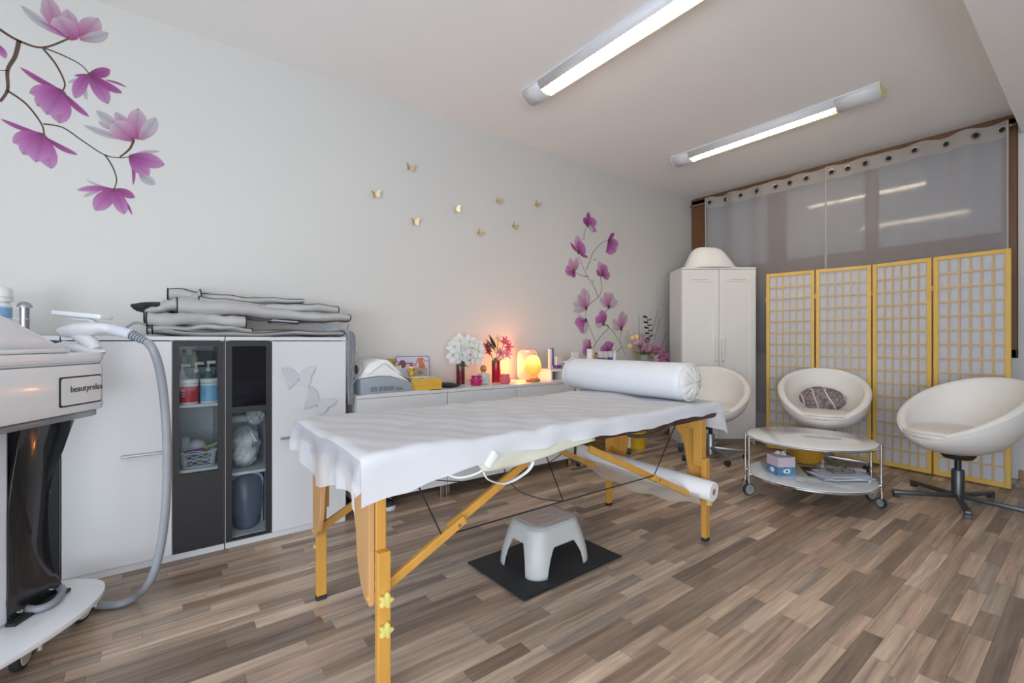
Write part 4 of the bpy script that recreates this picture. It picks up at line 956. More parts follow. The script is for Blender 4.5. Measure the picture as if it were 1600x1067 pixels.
def slab(name, a, b, y0, y1, h, m_):
    d = (b-a); L_ = d.length; d = d.normalized(); M = Matrix(((d.x, 0, nn.x, a.x), (0, 1, 0, 0), (d.z, 0, nn.z, a.z), (0, 0, 0, 1)))
    return MB().box(0, L_, y0, y1, 0, h, .0008, M=M).build(name, m_, mc)
slab('screen_bezel', q0, q1, -.11, .16, .003, mat('bezel', (.05, .055, .065), .3)); slab('screen_glass', q0.lerp(q1, .05)+nn*.003, q1.lerp(q0, .04)+nn*.003, -.098, .148, .0012, mat('grey_screen', (.36, .41, .44), .06, spec=.8))
MB().box(-.30, .13, -.208, -.145, 1.0425, 1.056, .006).build('side_tray', GLOSSW, mc, True)
# brand panel on the long side
MB().prism(rrect(.176, .098, .006), .0022, M=Matrix.Translation((.160, -.2152, .915)) @ FACE_NY).build('panel_frame', BLACK, mc)
MB().prism(rrect(.168, .088, .008), .0026, M=Matrix.Translation((.162, -.2156, .915)) @ FACE_NY).build('brand_panel', mat('panel_white', (.70, .72, .75), .25), mc)
text('brand_lettering', 'beautyrelax', .030, TXT, mc, Matrix.Translation((.112, -.2190, .912)) @ FACE_NY, sx=1.0)
MB().prism(rrx(.294, .320, -.13, .05, .010), .150, M=Matrix.Translation((0, 0, .850)), bev=.004).build('clear_end_cover', mat('milky_acrylic', (.72, .74, .78), .15, trans=.25), mc, 35)
# handpiece in its cradle with hose
D0 = 1.70
def hw(px, py, dd=0): return wl(ond(px, py, D0+dd))
MB().tube([hw(76, 545), hw(95, 542), hw(125, 544), hw(150, 550), hw(166, 549)], .03, 14, rs=[.010, .028, .032, .026, .006], flat=.62).build('cradle', GLOSSW, mc, True)
MB().tube([hw(118, 552, -.02), hw(140, 553, -.02), hw(162, 551, -.02)], .014, 10, rs=[.006, .012, .004], flat=.5).build('cradle_pad', GREYP, mc, True)
hpz = MB().tube([hw(92, 517), hw(104, 518), hw(122, 516), hw(140, 514), hw(160, 512), hw(178, 515), hw(190, 519)], .03, 16, rs=[.012, .026, .034, .032, .024, .019, .018], flat=.85).build('handpiece', GLOSSW, mc, True)
MB().tube([hw(122, 522), hw(140, 534), hw(150, 546)], .02, 12, rs=[.024, .024, .020]).build('handpiece_neck', GLOSSW, hpz, True)
a = hw(91, 487); b = hw(168, 494)
MB().bar(a+Vector((0, 0, -.004)), b+Vector((0, 0, -.004)), .060, .018, .006).build('handpiece_display', GLOSSW, hpz, True)
MB().tube([hw(118, 498), hw(140, 500), hw(150, 505)], .012, 8, flat=.6).build('display_stem', GLOSSW, hpz, True)
MB().tube([hw(173, 514), hw(190, 518.5), hw(206, 523)], .02, 16, False, rs=[.0195, .0195, .0185]).build('connector', mat('pale_connector', (.62, .65, .72), .3), hpz, True)
gl_ = []
for k in range(7):
    p = hw(205+27*k/7, 522.5+13*k/7); q = hw(207.2+27*k/7, 523.6+13*k/7); MB().cyl(p, q, .0185-.0011*k).build('strain_relief_ring', GREYP, hpz, True)
MB().tube([hw(205, 522.5), hw(232, 535.5)], .0145, 10, False, rs=[.0165, .0105]).build('strain_relief', mat('dark_steel', (.16, .18, .22), .3, .6), hpz, True)
hose = [hw(230, 534), hw(240, 548), hw(250, 580, .02), hw(257, 630, .04), hw(261, 700, .05), hw(259, 790, .06), hw(250, 860, .08), hw(236, 905, .10)]
hose += [wl(onz(216, 930, .028)), wl(onz(190, 943, .0155)), wl(onz(160, 946, .0155)), wl(onz(134, 944, .0155)), wl(onz(100, 940, .0155))]
MB().tube(hose, .0145, 12).build('hose', GREYHOSE, mc, True)
MB().tube([wl(onz(-30, 925, .147)), wl(onz(0, 938, .147)), wl(onz(30, 949, .147)), wl(onz(62, 951, .147)), wl(onz(88, 938, .147)), wl(onz(97, 922, .147)), wl(onz(90, 915, .147))], .0125, 10).build('coiled_hose', GREYHOSE, mc, True)

# bottle and acrylic stand on the far cabinet
t = thing('spray_bottle', 'white capped bottle with blue label on the cabinet behind the machine', 'bottle', (-.565, 3.0, 1.1055))
MB().lathe([(.036, 0), (.039, .004), (.039, .135), (.030, .150)], 24).build('body', WPLAST, t, True); MB().lathe([(.0396, .03), (.0396, .13)], 24, caps=False).build('printed_label', mat('sky_blue_label', (.22, .42, .68), .4), t, True)
MB().lathe([(.041, .150), (.043, .155), (.043, .168), (.041, .170)], 24).build('collar', WPLAST, t, True); MB().lathe([(.042, .171), (.040, .205), (.030, .215)], 24).build('cap', WPLAST, t, True)
t = thing('acrylic_stand', 'clear acrylic stand with a domed silver post behind the machine', 'stand', (-.472, 2.90, 1.1055))
MB().lathe([(.016, 0), (.016, .125)], 20).build('post', SILVER, t, True); MB().lathe([(.026, .125), (.026, .129), (.020, .142), (.008, .149), (.001, .150)], 22).build('dome', SILVER, t, True)
for z in (.070, .120): MB().box(-.20, .022, -.05, .05, z, z+.004, .001).build('shelf', mat('clear_acrylic', (.8, .85, .87), .05, trans=.75), t)
MB().lathe([(.016, 0), (.016, .125)], 20, c=(-.18, 0, 0)).build('post', SILVER, t, True)

# ================================================================= things on the sideboard
Z = SZ+.0005
dv = thing('nail_device', 'white and grey vented device with a sloped lid at the sideboard end', 'device', (.985, 2.83, Z))
dv.scale = (.88, 1, 1)
MB().prism([(0, 0), (.385, 0), (.395, .012), (.395, .050), (.33, .075), (.22, .102), (.12, .105), (.0, .094)], .27, M=Matrix.Translation((0, .27, 0)) @ FACE_NY, bev=.006).build('base', GREYP, dv, 35)
MB().prism([(.002, .095), (.12, .106), (.22, .103), (.33, .076), (.396, .051), (.396, .062), (.33, .105), (.24, .185), (.20, .212), (.15, .215), (.07, .190), (.03, .15)], .25, M=Matrix.Translation((0, .26, 0)) @ FACE_NY, bev=.010).build('lid', WPLAST, dv, 35)
MB().tube([(.06, .006, .125), (.12, .005, .165), (.17, .004, .190), (.22, .005, .172), (.29, .006, .120)], .006, 8).build('lid_ridge', WPLAST, dv, True)
for k in range(26):
    if k in (5, 19): continue
    MB().box(.075+k*.0095, .079+k*.0095, -.0012, .002, .012, .012+.030*(1-max(0, k-17)*.07)).build('vent_slot', mat('slot_dark', (.08, .09, .10), .6), dv)
MB().lathe([(.0, .0), (.03, .0), (.03, .004), (0.001, .004)], 20, M=Matrix.Translation((.01, .10, .15)) @ Matrix.Rotation(-PI/2, 4, 'Y')).build('fan_grille', mat('slot_dark', (.08, .09, .10), .6), dv)
tag(MB().box(-.23, .23, -.10, .09, 0, .003, .001).build('leaflet', PAP, None, False, (1.22, 2.915, SZ+.0002), (0, 0, R(3))), 'white sheet of paper lying under the device and box', 'paper'); 
dv.location.z = SZ+.0036
bb = thing('bamboo_box', 'yellow bamboo box with a slot handle on the sideboard', 'box', (1.465, 2.93, SZ+.0036), R(-14))
MB().box(-.105, .105, -.09, -.082, 0, .078, .001).box(-.105, .105, .082, .09, 0, .078, .001).box(-.105, -.097, -.082, .082, 0, .078, .001).box(.097, .105, -.082, .082, 0, .078, .001).box(-.097, .097, -.082, .082, 0, .006).build('body', mat('bamboo', (.62, .34, .03), .4, var=.25, scale=9, stretch=(1, 1, 5)), bb)
MB().box(-.106, -.104, -.062, -.040, .02, .062, .0005).build('slot', mat('hole_shadow', (.03, .015, .005), .9), bb)
BT = SZ+.0036+.0785
lf = [tag(MB().box(-.10, .11, -.085, .085, 0, .004, .001).build('flyer_stack', PAPG, None, False, (1.462, 2.935, BT), (0, 0, R(-8))), 'grey white flyers lying on top of the bamboo box', 'paper'),
      tag(MB().box(-.06, .06, -.05, .05, 0, .003, .001).build('open_leaflet', PAP, None, False, (1.41, 2.90, BT+.0044), (0, 0, R(25))), 'small tilted leaflet on the flyers over the bamboo box', 'paper')]
ft = BT+.0046
an = thing('angel_figurine', 'small white angel figurine with brown hair beside the bamboo box', 'figurine', (1.325, 3.075, SZ+.0005))
WPO = mat('white_porcelain', (.78, .77, .75), .3)
MB().box(-.03, .03, -.025, .025, 0, .075, .004).build('plinth', PAP, an); MB().lathe([(.026, .075), (.022, .10), (.014, .135), (.010, .152), (.006, .158)], 18).build('robe', WPO, an, True); MB().ball((0, 0, .172), .016).build('head', mat('figurine_skin', (.62, .42, .30), .5), an, True)
MB().ball((.0, .005, .178), .018, .016, .015).build('hair', mat('brown_hair', (.22, .10, .03), .6), an, True)
for s in (-1, 1): MB().grid(lambda u, v: (s*(.010+.030*u), .010+.004*math.sin(3*u), .145-.05*v*(1-.5*u)+.02*u), 6, 5).build('wing', WPO, an, 'all')
gd = thing('gold_figurine', 'golden figurine in a red and white hat beside the angel', 'figurine', (1.392, 2.975, BT+.0048))
GLD = mat('gold_glaze', (.62, .38, .05), .3, .3, var=.4, scale=40)
MB().lathe([(.016, 0), (.022, .01), (.020, .03), (.013, .042)], 18).build('body', GLD, gd, True); MB().ball((0, 0, .055), .018).build('head', GLD, gd, True)
for s in (-1, 1): MB().tube([(s*.016, 0, .030), (s*.030, -.008, .034), (s*.034, -.012, .046)], .006, 8).build('arm', GLD, gd, True)
MB().lathe([(.017, .066), (.015, .072), (.004, .092), (.001, .094)], 16).build('hat', mat('hat_red', (.55, .03, .03), .7), gd, True); MB().lathe([(.016, .062), (.019, .064), (.019, .069), (.016, .071)], 18).build('hat_brim', WPO, gd, True)
jb = thing('carton', 'small brown carton printed JBL standing on the flyers', 'box', (1.462, 2.985, BT+.0046), R(-6))
MB().box(-.046, .046, -.018, .018, 0, .056, .001).build('body', CARD, jb); text('lettering', 'JBL', .034, TXT, jb, Matrix.Translation((0, -.0186, .016)) @ FACE_NY, align='CENTER')
# cards leaning on the wall
pc = thing('picture_card', 'large printed card with an orange figure leaning on the wall', 'card', (1.515, 3.19, Z), 0)
LM = Matrix.Rotation(R(-7), 4, 'X')
MB().box(-.135, .135, -.0012, .0012, 0, .222, M=LM).build('card', mat('violet_border', (.20, .17, .40), .5), pc); MB().box(-.129, .129, -.0020, -.0012, .006, .216, M=LM).build('print_field', mat('lilac_print', (.60, .60, .74), .5, var=.06), pc)
def pprint(n, P, m_, o_=.0026): return MB().prism(P, .0005, M=LM @ Matrix.Translation((0, -o_+.0005, 0)) @ FACE_NY).build(n, m_, pc)
ORG = mat('orange_print', (.60, .20, .09), .5)
pprint('figure_print', [(.045, .210), (.085, .210), (.078, .19), (.095, .16), (.10, .12), (.085, .09), (.055, .085), (.04, .11), (.05, .15), (.04, .18)], ORG); pprint('figure_arm', [(.038, .205), (.046, .205), (.030, .165), (.002, .145), (0, .152), (.022, .170)], ORG); pprint('figure_arm', [(.085, .205), (.10, .185), (.125, .188), (.125, .182), (.098, .178), (.08, .195)], ORG)
pprint('printed_line', [(-.06, .165), (.0, .165), (.0, .172), (-.06, .172)], mat('navy_print', (.03, .06, .2), .5)); pprint('chair_leg_print', [(.105, .05), (.11, .05), (.112, .13), (.107, .13)], ORG)
pprint('printed_face', [(-.085+.028*math.cos(k*PI/8), .165+.03*math.sin(k*PI/8)) for k in range(16)], mat('brown_print', (.22, .08, .08), .5))
tag(MB().box(-.06, .06, -.001, .001, 0, .205, M=Matrix.Rotation(R(-5), 4, 'X')).build('narrow_card', mat('yellow_print', (.55, .44, .12), .5, var=.6, scale=25), None, False, (1.335, 3.21, Z)), 'narrow yellow and white card half hidden by the large card', 'card')
po = thing('black_pouch', 'flat black fabric pouch with a strap beside the bamboo box', 'pouch', (1.665, 2.925, Z), R(-20))
def pouch(u, v):
    a = 2*PI*u; b = PI*(v-.5); return Vector((.085*math.cos(b)*math.cos(a), .05*math.cos(b)*math.sin(a), .017+.017*math.sin(b)-.010*math.cos(a)*math.cos(b)*(b > 0)))
MB().grid(pouch, 26, 14).build('body', TRIM, po, 'all'); MB().tube([(-.03, -.02, .030), (-.01, -.02, .045), (.02, -.02, .044), (.04, -.015, .026)], .003, 6).build('strap', mat('grey_strap', (.4, .4, .42), .6), po, True)

# ---- vases and flowers
def petal_mesh(m, base, dirv, L_, wd_, curl, up=Vector((0, 0, 1))):
    d = Vector(dirv).normalized(); a = d.cross(up)
    if a.length < .05: a = d.cross(Vector((1, 0, 0)))
    a.normalize(); n = a.cross(d)
    def f(u, v):
        s = math.sin(PI*min(1, .08+.92*u)**.8)*(1-.15*u); x = (v-.5)*wd_*s
        return Vector(base)+d*(L_*u)+a*x+n*(curl*u*u*L_+.35*abs(x)*(1 if curl > 0 else -1))
    m.grid(f, 6, 4)
def blossom(parent, c, nrm, R_, n, m_, cen=None, curl=.25, wd_=.7, tilt=.45, name='blossom'):
    nrm = Vector(nrm).normalized(); a = nrm.orthogonal().normalized(); b = nrm.cross(a); m = MB()
    for k in range(n):
        t = 2*PI*k/n+random.random()*.3; d = (a*math.cos(t)+b*math.sin(t))*math.cos(tilt)+nrm*math.sin(tilt)
        petal_mesh(m, Vector(c), d, R_*(.9+.2*random.random()), R_*wd_, curl*(-1 if k % 2 else 1)*.5-.1, nrm)
    o = m.build(name, m_, parent, 'all')
    if cen: MB().ball(Vector(c)+nrm*R_*.12, R_*.14, n=8, m=6).build('blossom_centre', cen, o, True)
    return o
def leaf(parent, c, d, L_, wd_, m_=None):
    m = MB(); petal_mesh(m, Vector(c), Vector(d), L_, wd_, -.2); return m.build('leaf', m_ or GREEN, parent, 'all')
WPET = mat('white_petal', (.82, .82, .80), .6, var=.04, transl=.25); YC = mat('green_yellow_centre', (.50, .52, .12), .6)
STEM = mat('dark_stem', (.06, .08, .03), .6)
def square_vase(parent, w_, h_, m_):
    MB().lathe([(w_*.5, 0), (w_*.5, h_), (w_*.44, h_), (w_*.44, .012), (.001, .012)], 28, caps=False).build('vase', m_, parent, True)
random.seed(3)
v1 = thing('flower_vase', 'dark red cylindrical vase holding white artificial orchids', 'vase', (1.865, 3.10, Z))
square_vase(v1, .068, .178, mat('dark_red_glass', (.16, .02, .025), .15, coat=.5, trans=.15, tcol=(.5, .08, .08)))
camv = Vector((-.55, -.8, .1))
for dx, dz, r in ((-.085, .225, .05), (-.05, .20, .045), (-.04, .30, .058), (.02, .265, .055), (.075, .285, .06), (.115, .255, .052), (.03, .20, .048), (.095, .205, .05), (-.075, .29, .05), (.055, .33, .05), (-.005, .335, .05), (.12, .31, .045), (.0, .225, .045), (.135, .215, .04)):
    c = Vector((dx*.80, -.03-dx*.5+random.uniform(-.03, .03), dz)); blossom(v1, c, camv+Vector((dx*4, 0, (dz-.25)*4)), r*1.3, 5, WPET, YC, .2, .95, .35)
    MB().tube([(0, 0, .10), (dx*.3, 0, .16), c], .003, 5).build('stem', STEM, v1, True)
for dx, dz in ((-.06, .19), (.02, .185), (-.01, .175)): leaf(v1, (0, -.01, .17), (dx, -.04, dz-.20), .075, .045)
v2 = thing('flower_vase', 'bright red cylindrical vase holding pink artificial lilies', 'vase', (2.178, 3.06, Z))
square_vase(v2, .074, .178, mat('red_glass', (.45, .01, .03), .12, coat=.5, trans=.35, tcol=(.9, .12, .15)))
PK = mat('pink_petal', (.66, .12, .20), .6, var=.2, scale=20, transl=.25); PK2 = mat('rose_petal', (.72, .28, .38), .6, var=.15, transl=.25); CRM = mat('cream_petal', (.72, .56, .42), .6, transl=.25); WINE = mat('wine_petal', (.28, .03, .06), .6, transl=.2)
for dx, dz, r, mm in ((.06, .33, .055, PK), (.095, .285, .052, PK), (.035, .235, .062, PK2), (.085, .23, .05, PK2), (-.005, .195, .03, CRM), (-.085, .29, .045, WINE), (-.075, .255, .04, WINE), (.005, .36, .04, CRM)):
    c = Vector((dx*.8, -.02-dx*.5, dz)); blossom(v2, c, camv+Vector((dx*3, 0, (dz-.25)*3)), r, 6, mm, None, .3, .42); MB().tube([(0, 0, .03), (dx*.2, 0, .15), c], .003, 5).build('stem', STEM, v2, True)
leaf(v2, (-.015, -.02, .28), (-.4, 0, 1), .13, .055, mat('deep_leaf', (.02, .07, .04), .4)); leaf(v2, (-.02, -.02, .26), (-.75, .1, 1.2), .13, .05, mat('deep_leaf', (.02, .07, .04), .4)); leaf(v2, (-.02, -.03, .28), (.7, -.4, -.6), .07, .045, mat('lime_leaf', (.25, .32, .02), .5)); leaf(v2, (-.03, -.03, .20), (-.3, -.3, -.5), .06, .03)
# candle holders
def candle(loc, m_, label):
    t = thing('candle_holder', label, 'candle holder', loc, group='glass candle holders on the sideboard')
    MB().lathe([(.036, 0), (.043, .006), (.045, .030), (.046, .040), (.039, .048), (.037, .058), (.039, .072), (.035, .072), (.033, .05), (.039, .036), (.038, .010), (.001, .008)], 28, caps=False).build('glass', m_, t, True)
    for k in range(9): a = 2*PI*k/9; MB().ball((.046*math.cos(a), .046*math.sin(a), .040), .005, n=8, m=6).build('bead', m_, t, True)
    MB().lathe([(.001, .009), (.032, .009), (.032, .035), (.001, .036)], 20).build('wax', mat('wax_pink', (.6, .25, .35), .6), t, True)
candle((1.905, 2.935, Z), mat('magenta_glass', (.52, .02, .16), .12, coat=.4, trans=.2, tcol=(.9, .2, .45)), 'magenta glass candle holder beside the white patterned bottle')
candle((2.172, 2.93, Z), mat('pink_glass', (.72, .16, .22), .12, coat=.4, trans=.25, tcol=(1, .4, .45)), 'coral pink glass candle holder in front of the red vase')
t = thing('ornament_bottle', 'white textured bottle with a round gold stopper beside the candle holder', 'bottle', (2.003, 2.985, Z))
MB().box(-.040, .040, -.040, .040, 0, .082, .008, 3).build('body', mat('marbled_white', (.62, .62, .64), .5, var=.35, scale=60, bump=.6), t, True); MB().lathe([(.018, .082), (.018, .092), (.012, .096)], 18).build('neck', GOLD, t, True)
MB().ball((0, 0, .120), .026, .026, .028).build('stopper', mat('bronze_gold', (.42, .28, .08), .35, .7, var=.5, scale=60, bump=.5), t, True)

# ---- salt lamp
sl_ = thing('salt_lamp', 'glowing orange salt lamp on a wooden base', 'lamp', (2.46, 2.93, Z))
def salt(u, v):
    a = 2*PI*u; b = PI*(v-.5); k = 1+.05*math.sin(3*a+2*b)+.035*math.sin(7*a-5*b)+.02*math.sin(13*a+9*b)
    z = .105+.085*math.sin(b); r = .070*math.cos(b)**.75*(1-.10*max(0, math.sin(b))); return Vector((r*k*math.cos(a), r*k*math.sin(a), z+.03))
MS = bpy.data.materials.new('glowing_salt'); MS.use_nodes = True; N = MS.node_tree.nodes; L = MS.node_tree.links; b = N['Principled BSDF']
tc = N.new('ShaderNodeTexCoord'); sx_ = N.new('ShaderNodeSeparateXYZ'); L.new(tc.outputs['Object'], sx_.inputs[0]); nz = N.new('ShaderNodeTexNoise'); nz.inputs['Scale'].default_value = 22; L.new(tc.outputs['Object'], nz.inputs['Vector'])
ad = N.new('ShaderNodeMath'); ad.operation = 'MULTIPLY_ADD'; ad.inputs[1].default_value = .03; L.new(nz.outputs['Fac'], ad.inputs[0]); L.new(sx_.outputs['Z'], ad.inputs[2])
ra = N.new('ShaderNodeValToRGB'); el = ra.color_ramp.elements; mr = N.new('ShaderNodeMapRange'); mr.inputs[1].default_value = .05; mr.inputs[2].default_value = .24; L.new(ad.outputs[0], mr.inputs[0]); L.new(mr.outputs[0], ra.inputs[0])
el[0].position = .05; el[0].color = (1, .20, .005, 1); el[1].position = .85; el[1].color = (1, .52, .16, 1); e3 = el.new(.4); e3.color = (1, .30, .02, 1)
L.new(ra.outputs[0], b.inputs['Emission Color']); b.inputs['Base Color'].default_value = (.8, .35, .1, 1); b.inputs['Roughness'].default_value = .5
SALT = N.new('ShaderNodeMapRange'); SALT.inputs[1].default_value = .05; SALT.inputs[2].default_value = .2; SALT.inputs[3].default_value = .75; SALT.inputs[4].default_value = 1.55; L.new(ad.outputs[0], SALT.inputs[0]); L.new(SALT.outputs[0], b.inputs['Emission Strength'])
MB().grid(salt, 40, 24).build('salt_crystal', MS, sl_, 'all')
MB().lathe([(.055, 0), (.060, .004), (.060, .020), (.052, .026)], 28).build('wooden_base', mat('amber_base', (.45, .18, .03), .4), sl_, True)
l = bpy.data.lights.new('salt_bulb', 'POINT'); l.energy = 3.2; l.color = (1, .34, .10); l.shadow_soft_size = .05
lo = bpy.data.objects.new('bulb', l); col.objects.link(lo); lo.parent = sl_; lo.location = (-.035, .125, .14)
cs_ = thing('clear_case', 'clear pink-edged plastic case standing behind the salt lamp', 'case', (2.565, 3.13, Z), R(-4))
MB().tube([(x, 0, z+.13) for x, z in rrect(.20, .25, .035, 5)+[(.10, .09)]], .008, 8, False).build('frame', mat('pale_pink_plastic', (.62, .48, .46), .35), cs_, True); MB().box(-.096, .096, -.004, .004, .010, .250, .001).build('window', mat('clear_film', (.75, .65, .62), .15, trans=.5), cs_)
MB().box(-.02, .02, -.014, .0, .238, .256, .003).build('clasp', WPLAST, cs_); MB().lathe([(.001, 0), (.022, 0), (.022, .006), (.001, .008)], 18, M=Matrix.Translation((.045, -.012, .19)) @ Matrix.Rotation(PI/2, 4, 'X')).build('round_badge', SILVER, cs_, True)
ri = thing('display_riser', 'white display riser with an open front at the sideboard end', 'riser', (2.742, 3.05, Z), R(-4))
MB().box(-.068, .068, -.12, .10, .072, .090, .002).box(-.068, -.052, -.12, .10, 0, .072).box(.052, .068, -.12, .10, 0, .072).build('frame', WPLAST, ri); MB().box(-.052, .052, .09, .10, 0, .072).build('back', CARD, ri)
RZ = Z+.0905
def tubebox(loc, dims, m_, label, cat, name, cap=None, rz=0, group=None):
    t = thing(name, label, cat, loc, rz, group); a, b, h = dims
    MB().box(-a/2, a/2, -b/2, b/2, 0, h, .003).build('carton', m_, t)
    if cap: MB().box(-a/2-.0006, a/2+.0006, -b/2-.0006, b/2+.0006, h*.0+.004, h*.32, .002).build('printed_band', cap, t)
    return t
BLU = mat('royal_blue_print', (.05, .09, .40), .4); PUR = mat('purple_print', (.14, .06, .32), .4); LIL = mat('pale_carton', (.66, .62, .66), .5)
tubebox((2.715, 3.0, RZ), (.028, .028, .175), LIL, 'tall pale narrow carton on the display riser', 'carton', 'cosmetic_carton')
t = thing('cosmetic_tube', 'blue and white cosmetic tube standing on the riser', 'tube', (2.752, 3.02, RZ)); MB().lathe([(.016, 0), (.016, .03)], 18).build('cap', WPLAST, t, True)
MB().grid(lambda u, v: (.019*math.cos(2*PI*u)*(1+.3*v), .019*math.sin(2*PI*u)*(1-v), .031+.15*v), 24, 6).build('tube_body', BLU, t, 'all')
tubebox((2.785, 2.98, RZ), (.055, .04, .11), LIL, 'pale carton with purple lower band on the riser', 'carton', 'cosmetic_carton', PUR)

# ================================================================= rolling trolley, shelf, bin
tr = thing('trolley', 'white rolling trolley with casters standing past the sideboard', 'trolley', (3.23, 2.95, 0))
for z in (.20, .56, .885): MB().box(-.36, .36, -.14, .16, z, z+.015, .004).build('tray', WPLAST, tr)
for x in (-.345, .345):
    for y in (-.125, .145): 
        MB().bar((x, y, .06), (x, y, .90), .03, .022, .004, up=(0, 1, 0)).build('post', WPLAST, tr); 
        c_ = MB().cyl((x, y, .04), (x, y, .065), .008).build('caster_stem', SILVER, tr, True)
        M = Matrix.Translation((x, y, .027)) @ Matrix.Rotation(R(35), 4, 'Z') @ Matrix.Rotation(PI/2, 4, 'X'); MB().lathe([(.004, -.016), (.025, -.015), (.027, -.008), (.027, .008), (.025, .015), (.004, .016)], 20, M=M).build('caster_wheel', BLACK, c_, True)
MB().bar((.345, -.14, .20), (.30, -.14, .50), .02, .03, .004, up=(0, 1, 0)).build('brace', WPLAST, tr)
tag(MB().box(-.12, .12, -.08, .08, 0, .02, .002).build('magazine_pile', PAPB, None, False, (3.38, 2.92, .2155), (0, 0, R(8))), 'pile of bluish magazines on the bottom trolley tray', 'magazines')
TT = .9005
def tp(px, y): return ony(px, 540, y).x
bt = thing('supplement_jar', 'white plastic jar with a lid on the trolley top', 'jar', (tp(921.5, 2.95), 2.95, TT)); MB().lathe([(.026, 0), (.028, .003), (.028, .075), (.024, .08)], 22).build('body', WPLAST, bt, True); MB().lathe([(.027, .082), (.028, .084), (.028, .108), (.026, .110)], 22).build('lid', WPLAST, bt, True)
bt = thing('dropper_bottle', 'small amber glass bottle with black cap on the trolley', 'bottle', (tp(931.5, 2.95), 2.95, TT)); MB().lathe([(.014, 0), (.015, .003), (.015, .048), (.007, .056)], 18).build('body', mat('amber_glass', (.50, .20, .01), .15), bt, True); MB().lathe([(.009, .056), (.009, .074), (.006, .076)], 14).build('cap', BLACK, bt, True)
for k, (px, c1) in enumerate(((898, BLU), (938.5, BLU), (945.5, mat('olive_print', (.25, .28, .08), .5)), (953, BLU))):
    t = tubebox((tp(px, 2.96+.02*(k == 0)), 2.96+.02*(k == 0), TT), (.075 if k == 0 else .038, .035, .085), LIL, ('wide carton with a blue band on the trolley top', 'small carton with a blue band next to the amber bottle', 'small carton with an olive band on the trolley top', 'small carton with a blue band next to the white pump')[k], 'carton', 'cosmetic_carton', c1, 0, 'cartons on the trolley')
bt = thing('white_pump_bottle', 'little white pump bottle on the trolley top', 'bottle', (tp(960, 2.95), 2.95, TT)); MB().lathe([(.017, 0), (.018, .002), (.018, .058), (.007, .070)], 18).build('body', WPLAST, bt, True); MB().box(-.006, .018, -.005, .005, .072, .092, .002).build('pump_head', WPLAST, bt, True)
t = thing('wall_shelf', 'white wall shelf carrying the tulip arrangement', 'shelf', (4.12, 3.13, .80)); MB().box(-.28, .28, -.13, .118, -.02, 0, .002).build('board', WPLAST, t); MB().box(-.2, -.18, -.10, .118, -.10, -.02).build('bracket', SILVER, t); MB().box(.18, .2, -.10, .118, -.10, -.02).build('bracket', SILVER, t)
bk_ = thing('waste_bin', 'yellow ribbed plastic bin on the floor past the trolley', 'bin', (3.82, 2.93, 0)); YP_ = mat('yellow_plastic', (.68, .46, .02), .4)
pf = [(.085, 0), (.088, .004)]; 
for k in range(14): z = .012+k*.018; pf += [(.088+.0006*k, z), (.092+.0006*k, z+.005), (.092+.0006*k, z+.010), (.088+.0006*k, z+.014)]
pf += [(.100, .27), (.096, .27), (.084, .012), (.001, .010)]
MB().lathe(pf, 36, caps=False).build('bucket', YP_, bk_, True); MB().lathe([(.098, .262), (.104, .265), (.104, .273), (.098, .275), (.098, .262)], 36, caps=False).build('rim', YP_, bk_, True)
# tulip arrangement
random.seed(9)
tv = thing('tulip_vase', 'glass vase of purple tulips, cream balls and dark twigs', 'vase', (4.16, 3.10, .8005))
MB().lathe([(.05, 0), (.055, .004), (.062, .14), (.058, .14), (.05, .012), (.001, .01)], 26, caps=False).build('vase', mat('clear_vase_glass', (.6, .66, .66), .06, trans=.7), tv, True)
TUL = mat('purple_tulip', (.50, .17, .33), .55, var=.5, scale=30, transl=.2); TUL2 = mat('pale_pink_tulip', (.70, .45, .56), .55, var=.3, scale=30, transl=.2); PEA = mat('peach_ball', (.75, .50, .28), .7, var=.15, scale=30)
def tq(px, py, dy=0): return ony(px, py, 3.08+dy)-tv.location
for i, (px, py) in enumerate(((1004, 524), (1010, 533), (1000, 541), (1014, 540), (1020, 546), (1027, 544), (1016, 554), (1030, 552), (1036, 550), (1024, 560), (1031, 561), (1008, 547), (995, 536), (1040, 556), (1036, 562))):
    c = tq(px, py, random.uniform(-.05, .05)); d = (c-Vector((0, 0, .1))).normalized()
    blossom(tv, c-d*.02, d, .066, 5, TUL if i % 3 else TUL2, None, .1, .62, 1.0, 'tulip_head'); MB().tube([(random.uniform(-.03, .03), random.uniform(-.03, .03), .02), Vector((c.x*.4, c.y*.4, .15)), c-d*.02], .0035, 5).build('stem', mat('light_stem', (.20, .22, .08), .6), tv, True)
for px, py, r in ((980, 514, .018), (984, 541, .030), (988, 528, .030), (994, 527, .034)):
    c = tq(px, py, -.03); MB().ball(c, r, n=14, m=10).build('cream_ball', PEA, tv, True); MB().tube([(0, 0, .03), Vector((c.x*.5, c.y*.5, .16)), c], .0035, 5).build('stem', mat('olive_stem', (.35, .30, .10), .6), tv, True)
DK = mat('dark_plum_leaf', (.03, .015, .02), .5)
b0 = tq(1014, 530); b1 = tq(1010, 494); MB().tube([(0, 0, .1), b0, b1], .003, 5).build('twig', DK, tv, True)
for k in range(9):
    c = b0.lerp(b1, k/8.5); s = 1 if k % 2 else -1; leaf(tv, c, (s*.9, -.2, .5), .072, .055, DK)
for a, b in (((1018, 545), (1031, 497)), ((1000, 540), (998, 492)), ((1030, 550), (1040, 520)), ((1012, 540), (1028, 485))): MB().tube([(0, 0, .08), tq(*a), tq(*b)], .0022, 5).build('twig', DK, tv, True)
for k in range(8): 
    a = 2*PI*k/8; leaf(tv, (.03*math.cos(a), .03*math.sin(a), .14), (math.cos(a), math.sin(a), .6), .10, .04)

